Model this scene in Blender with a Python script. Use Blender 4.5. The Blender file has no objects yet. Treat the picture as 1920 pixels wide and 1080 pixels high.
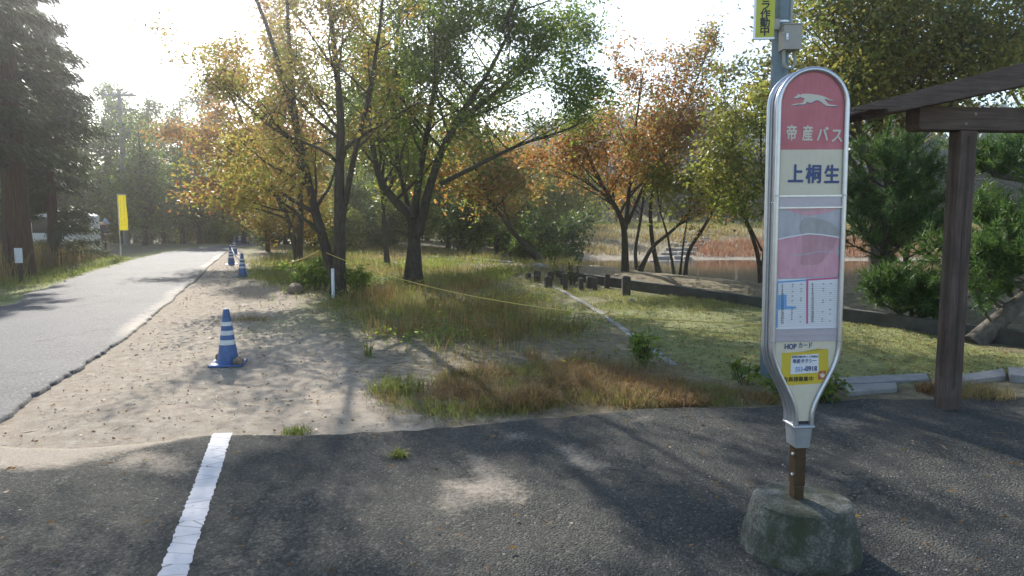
import bpy, bmesh, math, random
import numpy as np
from mathutils import Vector, Matrix, Euler
R = math.radians
SC = bpy.context.scene
COL = SC.collection

# ------------------------------------------------------------------ camera, sky, sun, exposure
H = 1.7
F = 1371.0                      # focal length in pixels of the 1920 wide photograph
PITCH = math.atan((540 - 403) / F)
cam = bpy.data.cameras.new('camera'); camo = bpy.data.objects.new('camera', cam); COL.objects.link(camo)
cam.sensor_width = 36; cam.lens = 36 * F / 1920; cam.clip_end = 2000; cam.clip_start = 0.05
camo.location = (0, 0, H); camo.rotation_euler = (math.pi / 2 - PITCH, 0, 0)
SC.camera = camo

SUN_AZ, SUN_EL = R(22), R(30.5)   # azimuth to the left of the view axis
W = bpy.data.worlds.new('World'); SC.world = W; W.use_nodes = True
nt = W.node_tree; bg = nt.nodes['Background']
sky = nt.nodes.new('ShaderNodeTexSky'); sky.sky_type = 'NISHITA'; sky.sun_disc = False
sky.sun_elevation = SUN_EL; sky.sun_rotation = -SUN_AZ
sky.dust_density = .7; sky.air_density = 1.0; sky.ozone_density = 1.0; sky.altitude = 100
nt.links.new(sky.outputs[0], bg.inputs[0]); bg.inputs[1].default_value = 0.13
sl = bpy.data.lights.new('sun', 'SUN'); sl.energy = 4.3; sl.angle = R(0.5); sl.color = (1, 0.95, 0.88)
so = bpy.data.objects.new('sun', sl); COL.objects.link(so)
so.rotation_euler = (math.pi / 2 - SUN_EL, 0, math.pi + SUN_AZ); so.location = (-10, 20, 30)
SC.view_settings.view_transform = 'Standard'; SC.view_settings.look = 'None'
SC.view_settings.exposure = 1.05; SC.view_settings.gamma = 1.0
try:
    SC.cycles.max_bounces = 8; SC.cycles.transmission_bounces = 4; SC.cycles.volume_bounces = 1
    SC.cycles.use_denoising = True; SC.cycles.sample_clamp_indirect = 6; SC.cycles.caustics_reflective = False
    SC.cycles.caustics_refractive = False
except Exception: pass

# ------------------------------------------------------------------ measuring: photograph pixel -> place
CP, SP = math.cos(PITCH), math.sin(PITCH)
def ray(px, py):
    a, b = (px - 960) / F, -(py - 540) / F
    return Vector((a, CP + b * SP, -SP + b * CP))
def G(px, py, z=0.0):
    d = ray(px, py); t = (z - H) / d.z
    return Vector((d.x * t, d.y * t, z))
def D(px, py, Y):
    d = ray(px, py); t = Y / d.y
    return Vector((d.x * t, Y, H + d.z * t))

# ------------------------------------------------------------------ helpers
rng = np.random.default_rng(7)
_tab = np.random.default_rng(3).random((256, 256))
def vnoise(x, y, s=1.0, o=0):
    x = np.asarray(x, float) * s + o * 17.3; y = np.asarray(y, float) * s + o * 9.1
    xi = np.floor(x).astype(int); yi = np.floor(y).astype(int); fx = x - xi; fy = y - yi
    fx = fx * fx * (3 - 2 * fx); fy = fy * fy * (3 - 2 * fy)
    t = lambda a, b: _tab[a % 256, b % 256]
    return (t(xi, yi) * (1 - fx) + t(xi + 1, yi) * fx) * (1 - fy) + (t(xi, yi + 1) * (1 - fx) + t(xi + 1, yi + 1) * fx) * fy
def fbm(x, y, s=1.0, o=0):
    return (vnoise(x, y, s, o) + .5 * vnoise(x, y, s * 2.1, o + 1) + .25 * vnoise(x, y, s * 4.3, o + 2)) / 1.75
def sm(a, b, x):
    t = np.clip((np.asarray(x, float) - a) / (b - a), 0, 1); return t * t * (3 - 2 * t)
def sdist(poly, X, Y):
    """signed distance to a polygon, positive inside"""
    P = np.array([(p[0], p[1]) for p in poly], float); Q = np.roll(P, -1, 0)
    d2 = np.full(X.shape, 1e18); ins = np.zeros(X.shape, bool)
    for (ax, ay), (bx, by) in zip(P, Q):
        ex, ey = bx - ax, by - ay; L = ex * ex + ey * ey + 1e-12
        t = np.clip(((X - ax) * ex + (Y - ay) * ey) / L, 0, 1)
        d2 = np.minimum(d2, (X - ax - t * ex) ** 2 + (Y - ay - t * ey) ** 2)
        c = (ay > Y) != (by > Y)
        ins ^= c & (X < ex * (Y - ay) / (ey + 1e-12 * (ey == 0)) + ax)
    return np.where(ins, 1, -1) * np.sqrt(d2)

def tag(o, label=None, cat=None, group=None, kind=None):
    if label: o['label'] = label
    if cat: o['category'] = cat
    if group: o['group'] = group
    if kind: o['kind'] = kind
    return o
def link(name, me, mat=None, parent=None, smooth=False):
    o = bpy.data.objects.new(name, me); COL.objects.link(o)
    for m in (mat if isinstance(mat, (list, tuple)) else [mat]):
        if m: me.materials.append(m)
    if smooth: me.polygons.foreach_set('use_smooth', np.ones(len(me.polygons), bool))
    if parent: o.parent = parent
    return o
def thing(name, label, cat, loc=(0, 0, 0), rz=0, group=None):
    o = bpy.data.objects.new(name, None); COL.objects.link(o); o.empty_display_size = .2
    o.location = loc; o.rotation_euler = (0, 0, rz)
    return tag(o, label, cat, group)
def dup(o, parent=None):
    c = o.copy(); COL.objects.link(c)
    if parent: c.parent = parent
    for ch in o.children: dup(ch, c)
    return c
def mesh_np(name, V, Fc):
    """V (n,3), Fc (m,k) all faces with k corners"""
    me = bpy.data.meshes.new(name); k = Fc.shape[1]
    me.vertices.add(len(V)); me.vertices.foreach_set('co', np.asarray(V, np.float32).ravel())
    me.loops.add(Fc.size); me.loops.foreach_set('vertex_index', Fc.astype(np.int32).ravel())
    me.polygons.add(len(Fc)); me.polygons.foreach_set('loop_start', np.arange(0, Fc.size, k, dtype=np.int32))
    me.update(calc_edges=True); me.validate(); return me
class MB:
    def __init__(s): s.v = []; s.f = []
    def add(s, vs, fs, M=None):
        b = len(s.v)
        s.v += [tuple(M @ Vector(v)) if M else tuple(v) for v in vs]
        s.f += [tuple(i + b for i in f) for f in fs]; return s
    def box(s, a, b, M=None):
        (x0, y0, z0), (x1, y1, z1) = a, b
        return s.add([(x0, y0, z0), (x1, y0, z0), (x1, y1, z0), (x0, y1, z0), (x0, y0, z1), (x1, y0, z1), (x1, y1, z1), (x0, y1, z1)],
                     [(0, 3, 2, 1), (4, 5, 6, 7), (0, 1, 5, 4), (1, 2, 6, 5), (2, 3, 7, 6), (3, 0, 4, 7)], M)
    def tube(s, pts, rad, n=8, cap=True, M=None):
        P = [Vector(p) for p in pts]; m = len(P)
        if not hasattr(rad, '__len__'): rad = [rad] * m
        vs, fs = [], []; prev = None
        for i, p in enumerate(P):
            t = (P[min(i + 1, m - 1)] - P[max(i - 1, 0)]).normalized()
            if prev is None:
                u = t.orthogonal().normalized()
            else:
                u = (prev - t * prev.dot(t)); u = u.normalized() if u.length > 1e-6 else t.orthogonal().normalized()
            prev = u; w = t.cross(u)
            for k in range(n):
                a = 2 * math.pi * k / n
                vs.append(p + (u * math.cos(a) + w * math.sin(a)) * rad[i])
        for i in range(m - 1):
            for k in range(n):
                k2 = (k + 1) % n
                fs.append((i * n + k, i * n + k2, (i + 1) * n + k2, (i + 1) * n + k))
        if cap: fs += [tuple(range(n))[::-1], tuple(range((m - 1) * n, m * n))]
        return s.add(vs, fs, M)
    def lathe(s, prof, n=24, M=None, cap=True):
        vs, fs = [], []
        for r, z in prof:
            for k in range(n):
                a = 2 * math.pi * k / n; vs.append((r * math.cos(a), r * math.sin(a), z))
        for i in range(len(prof) - 1):
            for k in range(n):
                k2 = (k + 1) % n; fs.append((i * n + k, i * n + k2, (i + 1) * n + k2, (i + 1) * n + k))
        if cap: fs += [tuple(range(n))[::-1], tuple(range((len(prof) - 1) * n, len(prof) * n))]
        return s.add(vs, fs, M)
    def prism(s, poly, y0, y1, M=None):
        """polygon of (x,z) extruded along y"""
        n = len(poly)
        vs = [(x, y0, z) for x, z in poly] + [(x, y1, z) for x, z in poly]
        fs = [tuple(range(n)), tuple(range(2 * n - 1, n - 1, -1))] + [(i, i + n, (i + 1) % n + n, (i + 1) % n) for i in range(n)]
        return s.add(vs, fs, M)
    def build(s, name, mat=None, parent=None, smooth=False, bevel=0):
        me = bpy.data.meshes.new(name); me.from_pydata(s.v, [], s.f); me.update()
        bm = bmesh.new(); bm.from_mesh(me); bmesh.ops.recalc_face_normals(bm, faces=bm.faces)
        if bevel:
            bmesh.ops.bevel(bm, geom=[e for e in bm.edges if len(e.link_faces) == 2 and e.calc_face_angle(0) > .5], offset=bevel, segments=2, affect='EDGES', profile=.6)
        bm.to_mesh(me); bm.free()
        o = link(name, me, mat, parent)
        if smooth:
            me.polygons.foreach_set('use_smooth', np.ones(len(me.polygons), bool))
            try: me.set_sharp_from_angle(angle=R(40))
            except Exception: pass
        return o

# ------------------------------------------------------------------ materials
class N:
    def __init__(s, name):
        s.m = bpy.data.materials.new(name); s.m.use_nodes = True; s.t = s.m.node_tree; s.b = s.t.nodes['Principled BSDF']; s.o = s.t.nodes['Material Output']
    def n(s, typ, **k):
        x = s.t.nodes.new('ShaderNode' + typ)
        for a, v in k.items(): setattr(x, a, v)
        return x
    def l(s, a, b): s.t.links.new(a, b)
    def pos(s, obj=False):
        return s.n('TexCoord').outputs['Object'] if obj else s.n('NewGeometry').outputs['Position']
    def noise(s, sc, det=4, rough=.6, vec=None, dist=0):
        x = s.n('TexNoise'); x.inputs['Scale'].default_value = sc; x.inputs['Detail'].default_value = det
        x.inputs['Roughness'].default_value = rough; x.inputs['Distortion'].default_value = dist
        s.l(vec if vec else s.pos(), x.inputs['Vector']); return x.outputs['Fac']
    def voro(s, sc, vec=None, feat='F1', out='Distance'):
        x = s.n('TexVoronoi', feature=feat); x.inputs['Scale'].default_value = sc
        s.l(vec if vec else s.pos(), x.inputs['Vector']); return x.outputs[out]
    def ramp(s, fac, stops):
        x = s.n('ValToRGB'); e = x.color_ramp.elements
        while len(e) < len(stops): e.new(0.5)
        for i, (p, c) in enumerate(stops):
            e[i].position = p; e[i].color = (*c, 1) if hasattr(c, '__len__') else (c, c, c, 1)
        s.l(fac, x.inputs[0]); return x.outputs[0]
    def mix(s, f, a, b, mode='MIX'):
        x = s.n('MixRGB', blend_type=mode)
        for i, v in zip((0, 1, 2), (f, a, b)):
            if hasattr(v, 'is_output'): s.l(v, x.inputs[i])
            elif i == 0: x.inputs[0].default_value = v
            else: x.inputs[i].default_value = (*v, 1)
        return x.outputs[0]
    def math(s, op, a, b=0.0, clamp=False):
        x = s.n('Math', operation=op); x.use_clamp = clamp
        for i, v in enumerate((a, b)):
            if hasattr(v, 'is_output'): s.l(v, x.inputs[i])
            else: x.inputs[i].default_value = v
        return x.outputs[0]
    def attr(s, name):
        x = s.n('Attribute'); x.attribute_name = name; return x.outputs['Fac']
    def set(s, color=None, rough=None, metal=None, spec=None):
        for nm, v in (('Base Color', color), ('Roughness', rough), ('Metallic', metal), ('Specular IOR Level', spec)):
            if v is None: continue
            if hasattr(v, 'is_output'): s.l(v, s.b.inputs[nm])
            else: s.b.inputs[nm].default_value = (*v, 1) if hasattr(v, '__len__') else v
        return s
    def bump(s, h, strength=.5, dist=.01):
        x = s.n('Bump'); x.inputs['Strength'].default_value = strength; x.inputs['Distance'].default_value = dist
        s.l(h, x.inputs['Height']); s.l(x.outputs[0], s.b.inputs['Normal']); return s

def simple(name, c, rough=.6, metal=0, var=.15, sc=8, bump=0.0, bsc=60, spec=.5):
    """a painted, metal or plastic surface with slight mottling of its own"""
    k = N(name); f = k.noise(sc, 5, .65)
    lo = tuple(x * (1 - var) for x in c); hi = tuple(min(1, x * (1 + var)) for x in c)
    k.set(k.ramp(f, [(.3, lo), (.7, hi)]), rough, metal, spec)
    if bump: k.bump(k.noise(bsc, 4, .7), bump, .004)
    return k.m
def leaf_mat(name, cols, trans=.5, patch=.35, sc=.5, rough=.5, boost=1.25):
    k = N(name); rnd = k.n('NewGeometry').outputs['Random Per Island']
    f = k.math('ADD', k.math('MULTIPLY', rnd, 1 - patch), k.math('MULTIPLY', k.ramp(k.noise(sc, 3), [(.32, 0.), (.68, 1.)]), patch))
    n = len(cols); c = k.ramp(f, [((i + .5) / n, x) for i, x in enumerate(cols)])
    k.set(c, rough, 0, .35)
    tr = k.n('BsdfTranslucent'); k.l(k.mix(1.0, c, (boost, boost * 1.0, boost * .8), 'MULTIPLY'), tr.inputs[0])
    ms = k.n('MixShader'); ms.inputs[0].default_value = trans
    k.l(k.b.outputs[0], ms.inputs[1]); k.l(tr.outputs[0], ms.inputs[2]); k.l(ms.outputs[0], k.o.inputs[0])
    return k.m
def wood_mat(name, c0, c1, axis=2, st=(40, 40, 2.5), bump=.5, obj=True):
    k = N(name); mp = k.n('Mapping'); k.l(k.pos(obj), mp.inputs[0]); mp.inputs['Scale'].default_value = st
    f = k.noise(1.0, 6, .7, mp.outputs[0], 1.2); g = k.noise(3, 3)
    c = k.ramp(f, [(.25, c0), (.55, tuple((a + b) / 2 for a, b in zip(c0, c1))), (.8, c1)])
    c = k.mix(k.ramp(g, [(.45, 0.), (.75, .5)]), c, tuple(x * .55 for x in c0))
    k.set(c, .8, 0, .25).bump(f, bump, .006); return k.m

# asphalt of the parking place, with drifted sand by attribute
k = N('parking_asphalt')
v = k.voro(78, out='Color'); vd = k.voro(78); n1 = k.noise(1.3, 5); n2 = k.noise(260, 2)
ag = k.ramp(k.math('MULTIPLY', v, 1.0), [(.0, (.022, .024, .025)), (.4, (.046, .049, .043)), (.75, (.088, .088, .077)), (.92, (.17, .162, .14)), (1., (.34, .32, .29))])
ag = k.mix(k.ramp(n1, [(.32, .1), (.72, .55)]), ag, (.125, .115, .098))
sandc = k.ramp(k.noise(45, 5, .7), [(.3, (.27, .225, .17)), (.7, (.42, .365, .29))])
sf = k.math('MULTIPLY', k.math('SUBTRACT', k.math('ADD', k.math('MULTIPLY', k.math('MULTIPLY', k.attr('sand'), 1.28), k.math('ADD', .45, k.math('MULTIPLY', k.noise(5.5, 5, .7), 1.15))), k.math('MULTIPLY', k.noise(34, 6, .8), 1.7)), 1.22), 1.7, True)
nv = k.n('TexNoise'); nv.inputs['Scale'].default_value = 2.2; nv.inputs['Detail'].default_value = 6; k.l(k.pos(), nv.inputs['Vector'])
dv = k.n('VectorMath', operation='MULTIPLY_ADD'); k.l(nv.outputs['Color'], dv.inputs[0]); dv.inputs[1].default_value = (1.1, 1.1, 0); k.l(k.pos(), dv.inputs[2])
cd = k.voro(.55, dv.outputs[0], 'DISTANCE_TO_EDGE')
ck_ = k.math('MULTIPLY', k.ramp(cd, [(.001, .7), (.004, 0.)]), k.ramp(k.noise(.7, 2), [(.46, 0.), (.54, 1.)]))
ag = k.mix(k.ramp(k.voro(.5, dv.outputs[0], 'F1', 'Color'), [(.45, 0.), (.5, .4)]), ag, (.075, .072, .066))
ag = k.mix(ck_, ag, (.012, .012, .012))
k.set(k.mix(sf, ag, sandc), .95, 0, .08)
hh = k.math('MULTIPLY', k.math('SUBTRACT', 1.0, vd), k.math('SUBTRACT', 1.0, k.math('MULTIPLY', sf, .75)))
k.bump(hh, 1.0, .011); M_PARK = k.m

k = N('road_asphalt')
v = k.voro(62, out='Color'); n1 = k.noise(.8, 5); n2 = k.noise(14, 4, .7)
c = k.ramp(v, [(.0, (.035, .035, .036)), (.5, (.09, .088, .086)), (.85, (.165, .16, .153)), (1., (.40, .38, .35))])
c = k.mix(k.ramp(n1, [(.35, 0.), (.7, .4)]), c, (.18, .17, .15))
mp = k.n('Mapping'); k.l(k.pos(), mp.inputs[0]); mp.inputs['Rotation'].default_value = (0, 0, R(-24)); mp.inputs['Scale'].default_value = (3.2, .12, 1)
c = k.mix(k.ramp(k.noise(1, 4, .6, mp.outputs[0]), [(.5, 0.), (.8, .35)]), c, (.09, .09, .092))
sf = k.math('MULTIPLY', k.math('SUBTRACT', k.math('ADD', k.attr('sand'), k.math('MULTIPLY', k.noise(18, 5, .7), .8)), .72), 2.5, True)
c = k.mix(sf, c, (.40, .35, .28))
nv = k.n('TexNoise'); nv.inputs['Scale'].default_value = 1.4; nv.inputs['Detail'].default_value = 5; k.l(k.pos(), nv.inputs['Vector'])
dv = k.n('VectorMath', operation='MULTIPLY_ADD'); k.l(nv.outputs['Color'], dv.inputs[0]); dv.inputs[1].default_value = (1.6, 1.6, 0); k.l(k.pos(), dv.inputs[2])
cd = k.voro(.42, dv.outputs[0], 'DISTANCE_TO_EDGE')
c = k.mix(k.math('MULTIPLY', k.ramp(cd, [(.003, .75), (.011, 0.)]), k.ramp(k.noise(.5, 2), [(.45, 0.), (.55, 1.)])), c, (.05, .048, .045))
c = k.mix(k.ramp(k.voro(.33, dv.outputs[0], 'F1', 'Color'), [(.55, 0.), (.6, .35)]), c, (.115, .115, .115))
k.set(c, .78, 0, .22).bump(k.math('ADD', k.voro(130), k.math('MULTIPLY', n2, .6)), .55, .006); M_ROAD = k.m

k = N('ground_soil')
big = k.noise(.9, 5, .65); mid = k.noise(7, 5, .7); fine = k.noise(70, 4, .75)
sand = k.ramp(k.math('ADD', k.math('MULTIPLY', mid, .6), k.math('MULTIPLY', fine, .4)), [(.28, (.20, .155, .11)), (.5, (.36, .30, .225)), (.72, (.50, .44, .35))])
sand = k.mix(k.ramp(k.voro(9, out='Distance'), [(.05, 1.), (.16, 0.)]), sand, (.10, .078, .055))
sand = k.mix(k.ramp(k.voro(31, out='Distance'), [(.10, .8), (.2, 0.)]), sand, (.13, .10, .07))
lit = k.ramp(k.math('ADD', k.math('MULTIPLY', mid, .5), k.math('MULTIPLY', fine, .5)), [(.32, (.075, .06, .035)), (.5, (.20, .165, .10)), (.68, (.36, .305, .20))])
moss = k.ramp(k.math('ADD', k.math('MULTIPLY', mid, .6), k.math('MULTIPLY', fine, .4)), [(.34, (.13, .105, .06)), (.48, (.20, .21, .08)), (.66, (.33, .35, .14))])
jit = k.math('MULTIPLY', k.math('SUBTRACT', k.math('ADD', k.math('MULTIPLY', mid, .7), k.math('MULTIPLY', fine, .3)), .5), 1.5)
fs_ = k.math('MULTIPLY', k.math('SUBTRACT', k.math('ADD', k.attr('sand'), jit), .3), 2.2, True)
fm_ = k.math('MULTIPLY', k.math('SUBTRACT', k.math('ADD', k.attr('moss'), jit), .3), 2.2, True)
c = k.mix(fm_, k.mix(fs_, lit, sand), moss)
k.set(c, .92, 0, .15).bump(k.math('ADD', k.math('MULTIPLY', mid, .8), k.math('MULTIPLY', fine, .5)), .8, .03); M_GROUND = k.m

k = N('road_paint'); cr = k.voro(6, out='Distance', feat='DISTANCE_TO_EDGE', vec=None); n1 = k.noise(9, 5, .7)
mp = k.n('Mapping'); k.l(k.pos(), mp.inputs[0]); mp.inputs['Scale'].default_value = (2.2, 7, 1); mp.inputs['Rotation'].default_value = (0, 0, R(15))
cr = k.voro(1.0, mp.outputs[0], 'DISTANCE_TO_EDGE')
c = k.mix(k.ramp(n1, [(.35, 0.), (.8, .45)]), (.66, .64, .63), (.40, .38, .35))
c = k.mix(k.ramp(cr, [(.004, .85), (.014, 0.)]), c, (.16, .15, .14))
c = k.mix(k.ramp(k.noise(60, 4, .8), [(.62, 0.), (.7, .8)]), c, (.12, .11, .10))
k.set(c, .85, 0, .15).bump(k.voro(95), .4, .003); M_PAINT = k.m

M_CONC = N('weathered_concrete'); k = M_CONC
a = k.noise(6, 6, .7); b = k.noise(80, 4, .7)
c = k.ramp(k.math('ADD', k.math('MULTIPLY', a, .65), k.math('MULTIPLY', b, .35)), [(.34, (.03, .032, .024)), (.5, (.09, .09, .072)), (.66, (.30, .29, .25))])
c = k.mix(k.ramp(k.noise(3.2, 5, .7), [(.48, 0.), (.66, .75)]), c, (.055, .065, .03))
k.set(c, .9, 0, .2).bump(k.math('ADD', b, k.math('MULTIPLY', k.voro(70), .7)), 0.7, .006); M_CONC = k.m
k = N('kerb_stone'); a = k.noise(4, 6, .7); b = k.noise(90, 3, .7)
k.set(k.ramp(k.math('ADD', k.math('MULTIPLY', a, .6), k.math('MULTIPLY', b, .4)), [(.3, (.16, .155, .145)), (.7, (.36, .35, .33))]), .85, 0, .2).bump(b, .5, .004); M_KERB = k.m
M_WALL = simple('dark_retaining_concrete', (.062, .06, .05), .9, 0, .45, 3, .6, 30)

k = N('bark'); mp = k.n('Mapping'); k.l(k.pos(), mp.inputs[0]); mp.inputs['Scale'].default_value = (22, 22, 5)
f = k.noise(1, 6, .7, mp.outputs[0], .6)
c = k.mix(k.ramp(k.noise(1.7, 3), [(.45, 0.), (.7, .5)]), k.ramp(f, [(.3, (.022, .018, .014)), (.7, (.10, .085, .068))]), (.10, .11, .08))
k.set(c, .9, 0, .15).bump(f, .9, .03); M_BARK = k.m
k = N('pale_bark'); mp = k.n('Mapping'); k.l(k.pos(), mp.inputs[0]); mp.inputs['Scale'].default_value = (14, 14, 9)
f = k.noise(1, 6, .7, mp.outputs[0], .4)
k.set(k.ramp(f, [(.3, (.05, .043, .035)), (.7, (.19, .165, .135))]), .85, 0, .2).bump(f, .7, .02); M_BARK2 = k.m
k = N('cedar_bark'); mp = k.n('Mapping'); k.l(k.pos(), mp.inputs[0]); mp.inputs['Scale'].default_value = (30, 30, 1.6)
f = k.noise(1, 6, .7, mp.outputs[0], .5)
k.set(k.ramp(f, [(.3, (.035, .022, .016)), (.7, (.14, .09, .065))]), .9, 0, .15).bump(f, 1., .03); M_BARK3 = k.m

L_ORANGE = leaf_mat('autumn_leaf_orange', [(.13, .15, .035), (.24, .20, .05), (.34, .18, .06), (.36, .13, .055), (.27, .22, .055), (.30, .10, .05)], .6, .45)
L_MIX = leaf_mat('autumn_leaf_mixed', [(.09, .14, .03), (.15, .19, .04), (.27, .25, .055), (.33, .20, .06), (.33, .14, .055), (.17, .20, .04)], .6, .45)
L_AUT = leaf_mat('autumn_leaf_pale', [(.12, .17, .035), (.20, .24, .05), (.32, .29, .07), (.34, .19, .07), (.22, .25, .05), (.40, .20, .08)], .62, .45)
L_GREEN = leaf_mat('broad_leaf_green', [(.05, .10, .022), (.08, .15, .03), (.12, .19, .035), (.21, .25, .045), (.08, .13, .028), (.16, .21, .04)], .62, .4)
L_YGREEN = leaf_mat('leaf_yellow_green', [(.07, .12, .025), (.13, .18, .035), (.22, .25, .05), (.29, .28, .055), (.16, .19, .04), (.24, .17, .05)], .57, .45)
L_OLIVE = leaf_mat('leaf_olive', [(.06, .10, .022), (.115, .15, .032), (.19, .20, .04), (.25, .21, .05), (.12, .15, .032), (.22, .14, .045)], .55, .45)
L_DARK = leaf_mat('woodland_leaf_dark', [(.03, .06, .018), (.05, .09, .026), (.075, .12, .032), (.11, .15, .038), (.045, .075, .022)], .5, .4)
L_CEDAR = leaf_mat('cedar_spray', [(.022, .036, .016), (.035, .055, .022), (.05, .07, .028), (.075, .085, .035)], .3, .35)
L_PINE = leaf_mat('pine_needle', [(.035, .085, .024), (.06, .125, .03), (.095, .165, .038), (.14, .20, .045)], .35, .35, .9)
L_BUSH = leaf_mat('weed_leaf', [(.10, .17, .03), (.15, .23, .04), (.21, .28, .055), (.27, .29, .07)], .58, .3)
L_GRASSD = leaf_mat('dry_grass', [(.12, .09, .04), (.22, .165, .07), (.34, .26, .12), (.15, .13, .05), (.42, .33, .18)], .45, .45, .7)
L_GRASSB = leaf_mat('brown_wispy_grass', [(.15, .085, .035), (.24, .14, .06), (.33, .205, .095), (.19, .115, .045), (.11, .11, .035)], .45, .4, .9)
L_GRASSG = leaf_mat('green_grass', [(.07, .11, .022), (.12, .17, .03), (.20, .24, .05), (.27, .27, .07), (.13, .16, .04)], .5, .45, .8)
L_LAWN = leaf_mat('pale_lawn_grass', [(.13, .16, .05), (.22, .25, .08), (.30, .31, .12), (.26, .22, .10), (.18, .21, .06)], .45, .45, .8)
L_GRASSR = leaf_mat('red_bank_grass', [(.21, .085, .05), (.28, .12, .07), (.25, .14, .08), (.33, .17, .11)], .4, .5, .3)
L_LITTER = leaf_mat('fallen_leaf', [(.10, .05, .02), (.20, .10, .035), (.30, .17, .06), (.14, .08, .035), (.34, .22, .08)], .25, .2)

M_ALU = simple('brushed_aluminium', (.55, .56, .59), .34, .85, .08, 25)
M_ALUD = simple('cast_silver_paint', (.42, .44, .46), .45, .35, .10, 20, .1)
M_BROWN = simple('brown_steel_tube', (.085, .055, .028), .4, .35, .3, 12)
def printed(name, c, rough=.35, var=.18, fade=.25):
    '''printed sheet, faded and streaked by weather'''
    k = N(name); mp = k.n('Mapping'); k.l(k.pos(True), mp.inputs[0]); mp.inputs['Scale'].default_value = (60, 60, 7)
    f = k.math('ADD', k.math('MULTIPLY', k.noise(1, 5, .7, mp.outputs[0]), .5), k.math('MULTIPLY', k.noise(14, 5, .65, k.pos(True)), .5))
    col = k.ramp(f, [(.34, tuple(x * (1 - var) for x in c)), (.52, c), (.70, tuple(x + (.62 - x) * fade for x in c))])
    col = k.mix(k.ramp(k.noise(170, 3, .8, k.pos(True)), [(.66, 0.), (.74, .35)]), col, tuple(x * .4 for x in c))
    k.set(col, k.ramp(k.noise(9, 4), [(.3, rough * .8), (.7, rough * 1.4)]), 0, .5).bump(k.noise(5, 2), .08, .01); return k.m
M_RED = printed('faded_red_panel', (.55, .15, .175), .4, .15, .10)
M_CREAM = printed('cream_panel', (.68, .62, .48), .4, .10, .12)
M_IVORY = simple('ivory_lettering', (.63, .59, .50), .45, 0, .04, 9)
M_NAVY = simple('navy_lettering', (.035, .065, .20), .45, 0, .08, 9)
M_BLACK = simple('black_lettering', (.018, .018, .018), .5, 0, .1, 9)
M_LILAC = simple('lilac_grey_strip', (.46, .42, .47), .4, .2, .06, 14)
M_WHITE = simple('white_paper', (.74, .75, .78), .35, 0, .03, 12)
M_POST_L = printed('poster_grey_lilac', (.44, .44, .49), .3, .2, .32)
M_POST_P = printed('poster_pink', (.64, .32, .40), .3, .2, .32)
M_POST_D = printed('poster_grey_print_and_reflection', (.36, .35, .36), .3, .2, .32)  # printed marks, and the reflection painted over the lilac
M_POST_M = printed('poster_mauve_reflection', (.50, .26, .31), .3, .2, .32)  # tone of the reflection painted over the pink
M_BLUE = simple('timetable_blue', (.16, .36, .66), .4, 0, .05, 9)
M_MAG = simple('timetable_magenta', (.58, .09, .27), .4, 0, .05, 9)
M_YEL = simple('yellow_sticker', (.62, .47, .04), .4, 0, .07, 9)
M_ORNG = simple('orange_sticker', (.45, .12, .05), .4, 0, .07, 9)
M_SIGNY = simple('acid_yellow_sign', (.55, .55, .03), .4, 0, .05, 7)
M_POLE = simple('blue_grey_pole_paint', (.15, .20, .225), .5, .2, .2, 6, .15, 30)
M_BOXG = simple('beige_grey_box', (.36, .34, .30), .5, 0, .06, 10)
M_PVC = simple('grey_green_conduit', (.33, .35, .29), .5, 0, .06, 10)
M_CONEB = simple('blue_cone_plastic', (.055, .12, .29), .5, 0, .3, 11)
M_CONEW = simple('silver_reflective_band', (.62, .62, .60), .4, 0, .15, 20)
M_ROPE = simple('yellow_rope_fibre', (.62, .47, .12), .8, 0, .15, 30)
M_ROPEW = simple('white_rope_fibre', (.75, .74, .70), .8, 0, .08, 30)
M_BANNER = simple('yellow_banner_cloth', (.80, .74, .03), .7, 0, .05, 5)
M_PVCW = simple('white_plastic_post', (.70, .72, .74), .45, 0, .06, 9)
M_ROCK = simple('brown_rock', (.20, .15, .10), .9, 0, .4, 14, .8, 25)
M_PEB = simple('sandy_gravel', (.27, .22, .165), .9, 0, .5, 3, .4, 30)
M_STONE = simple('pale_stone', (.33, .30, .26), .9, 0, .3, 6, .6, 15)
M_WOODD = wood_mat('stained_timber_upright', (.050, .036, .030), (.19, .135, .112), st=(42, 42, 2.2))
M_WOODH = wood_mat('stained_timber_lengthwise', (.052, .038, .031), (.185, .135, .112), st=(2.2, 42, 42))
M_STUMP = wood_mat('weathered_log', (.035, .027, .02), (.13, .10, .075), st=(30, 30, 3))
M_POLEC = simple('grey_concrete_pole', (.24, .235, .225), .85, 0, .12, 3)
M_CARW = simple('white_car_paint', (.74, .75, .76), .25, 0, .03, 4)
M_GLASS = simple('dark_vehicle_glass', (.03, .035, .04), .08, 0, .1, 3)
M_TYRE = simple('tyre_rubber', (.02, .02, .02), .8, 0, .2, 30)
M_RIM = simple('grey_wheel_rim', (.35, .35, .36), .4, .6, .1, 9)
M_TAIL = simple('red_tail_lamp', (.45, .02, .02), .3, 0, .1, 9)
M_TANW = simple('tan_wall_render', (.30, .20, .09), .9, 0, .15, 2)
M_ROOFG = simple('grey_roof_sheet', (.12, .12, .12), .7, 0, .15, 3)
M_WIRE = simple('dark_wire', (.03, .03, .03), .6, 0, .1, 9)
M_SKIN = simple('skin', (.45, .27, .19), .55, 0, .06, 20)
M_JACKET = simple('dark_jacket_cloth', (.035, .035, .055), .85, 0, .2, 12)
M_TROUS = simple('dark_trouser_cloth', (.02, .021, .035), .85, 0, .2, 12)
M_CAP = simple('pale_blue_cap_cloth', (.24, .33, .50), .8, 0, .08, 20)
M_PACK = simple('grey_rucksack_cloth', (.10, .095, .11), .8, 0, .2, 15)
M_PACKT = simple('lit_rucksack_flap', (.55, .52, .42), .8, 0, .1, 15)  # pale tone paints the light on the rucksack's top edge
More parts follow.
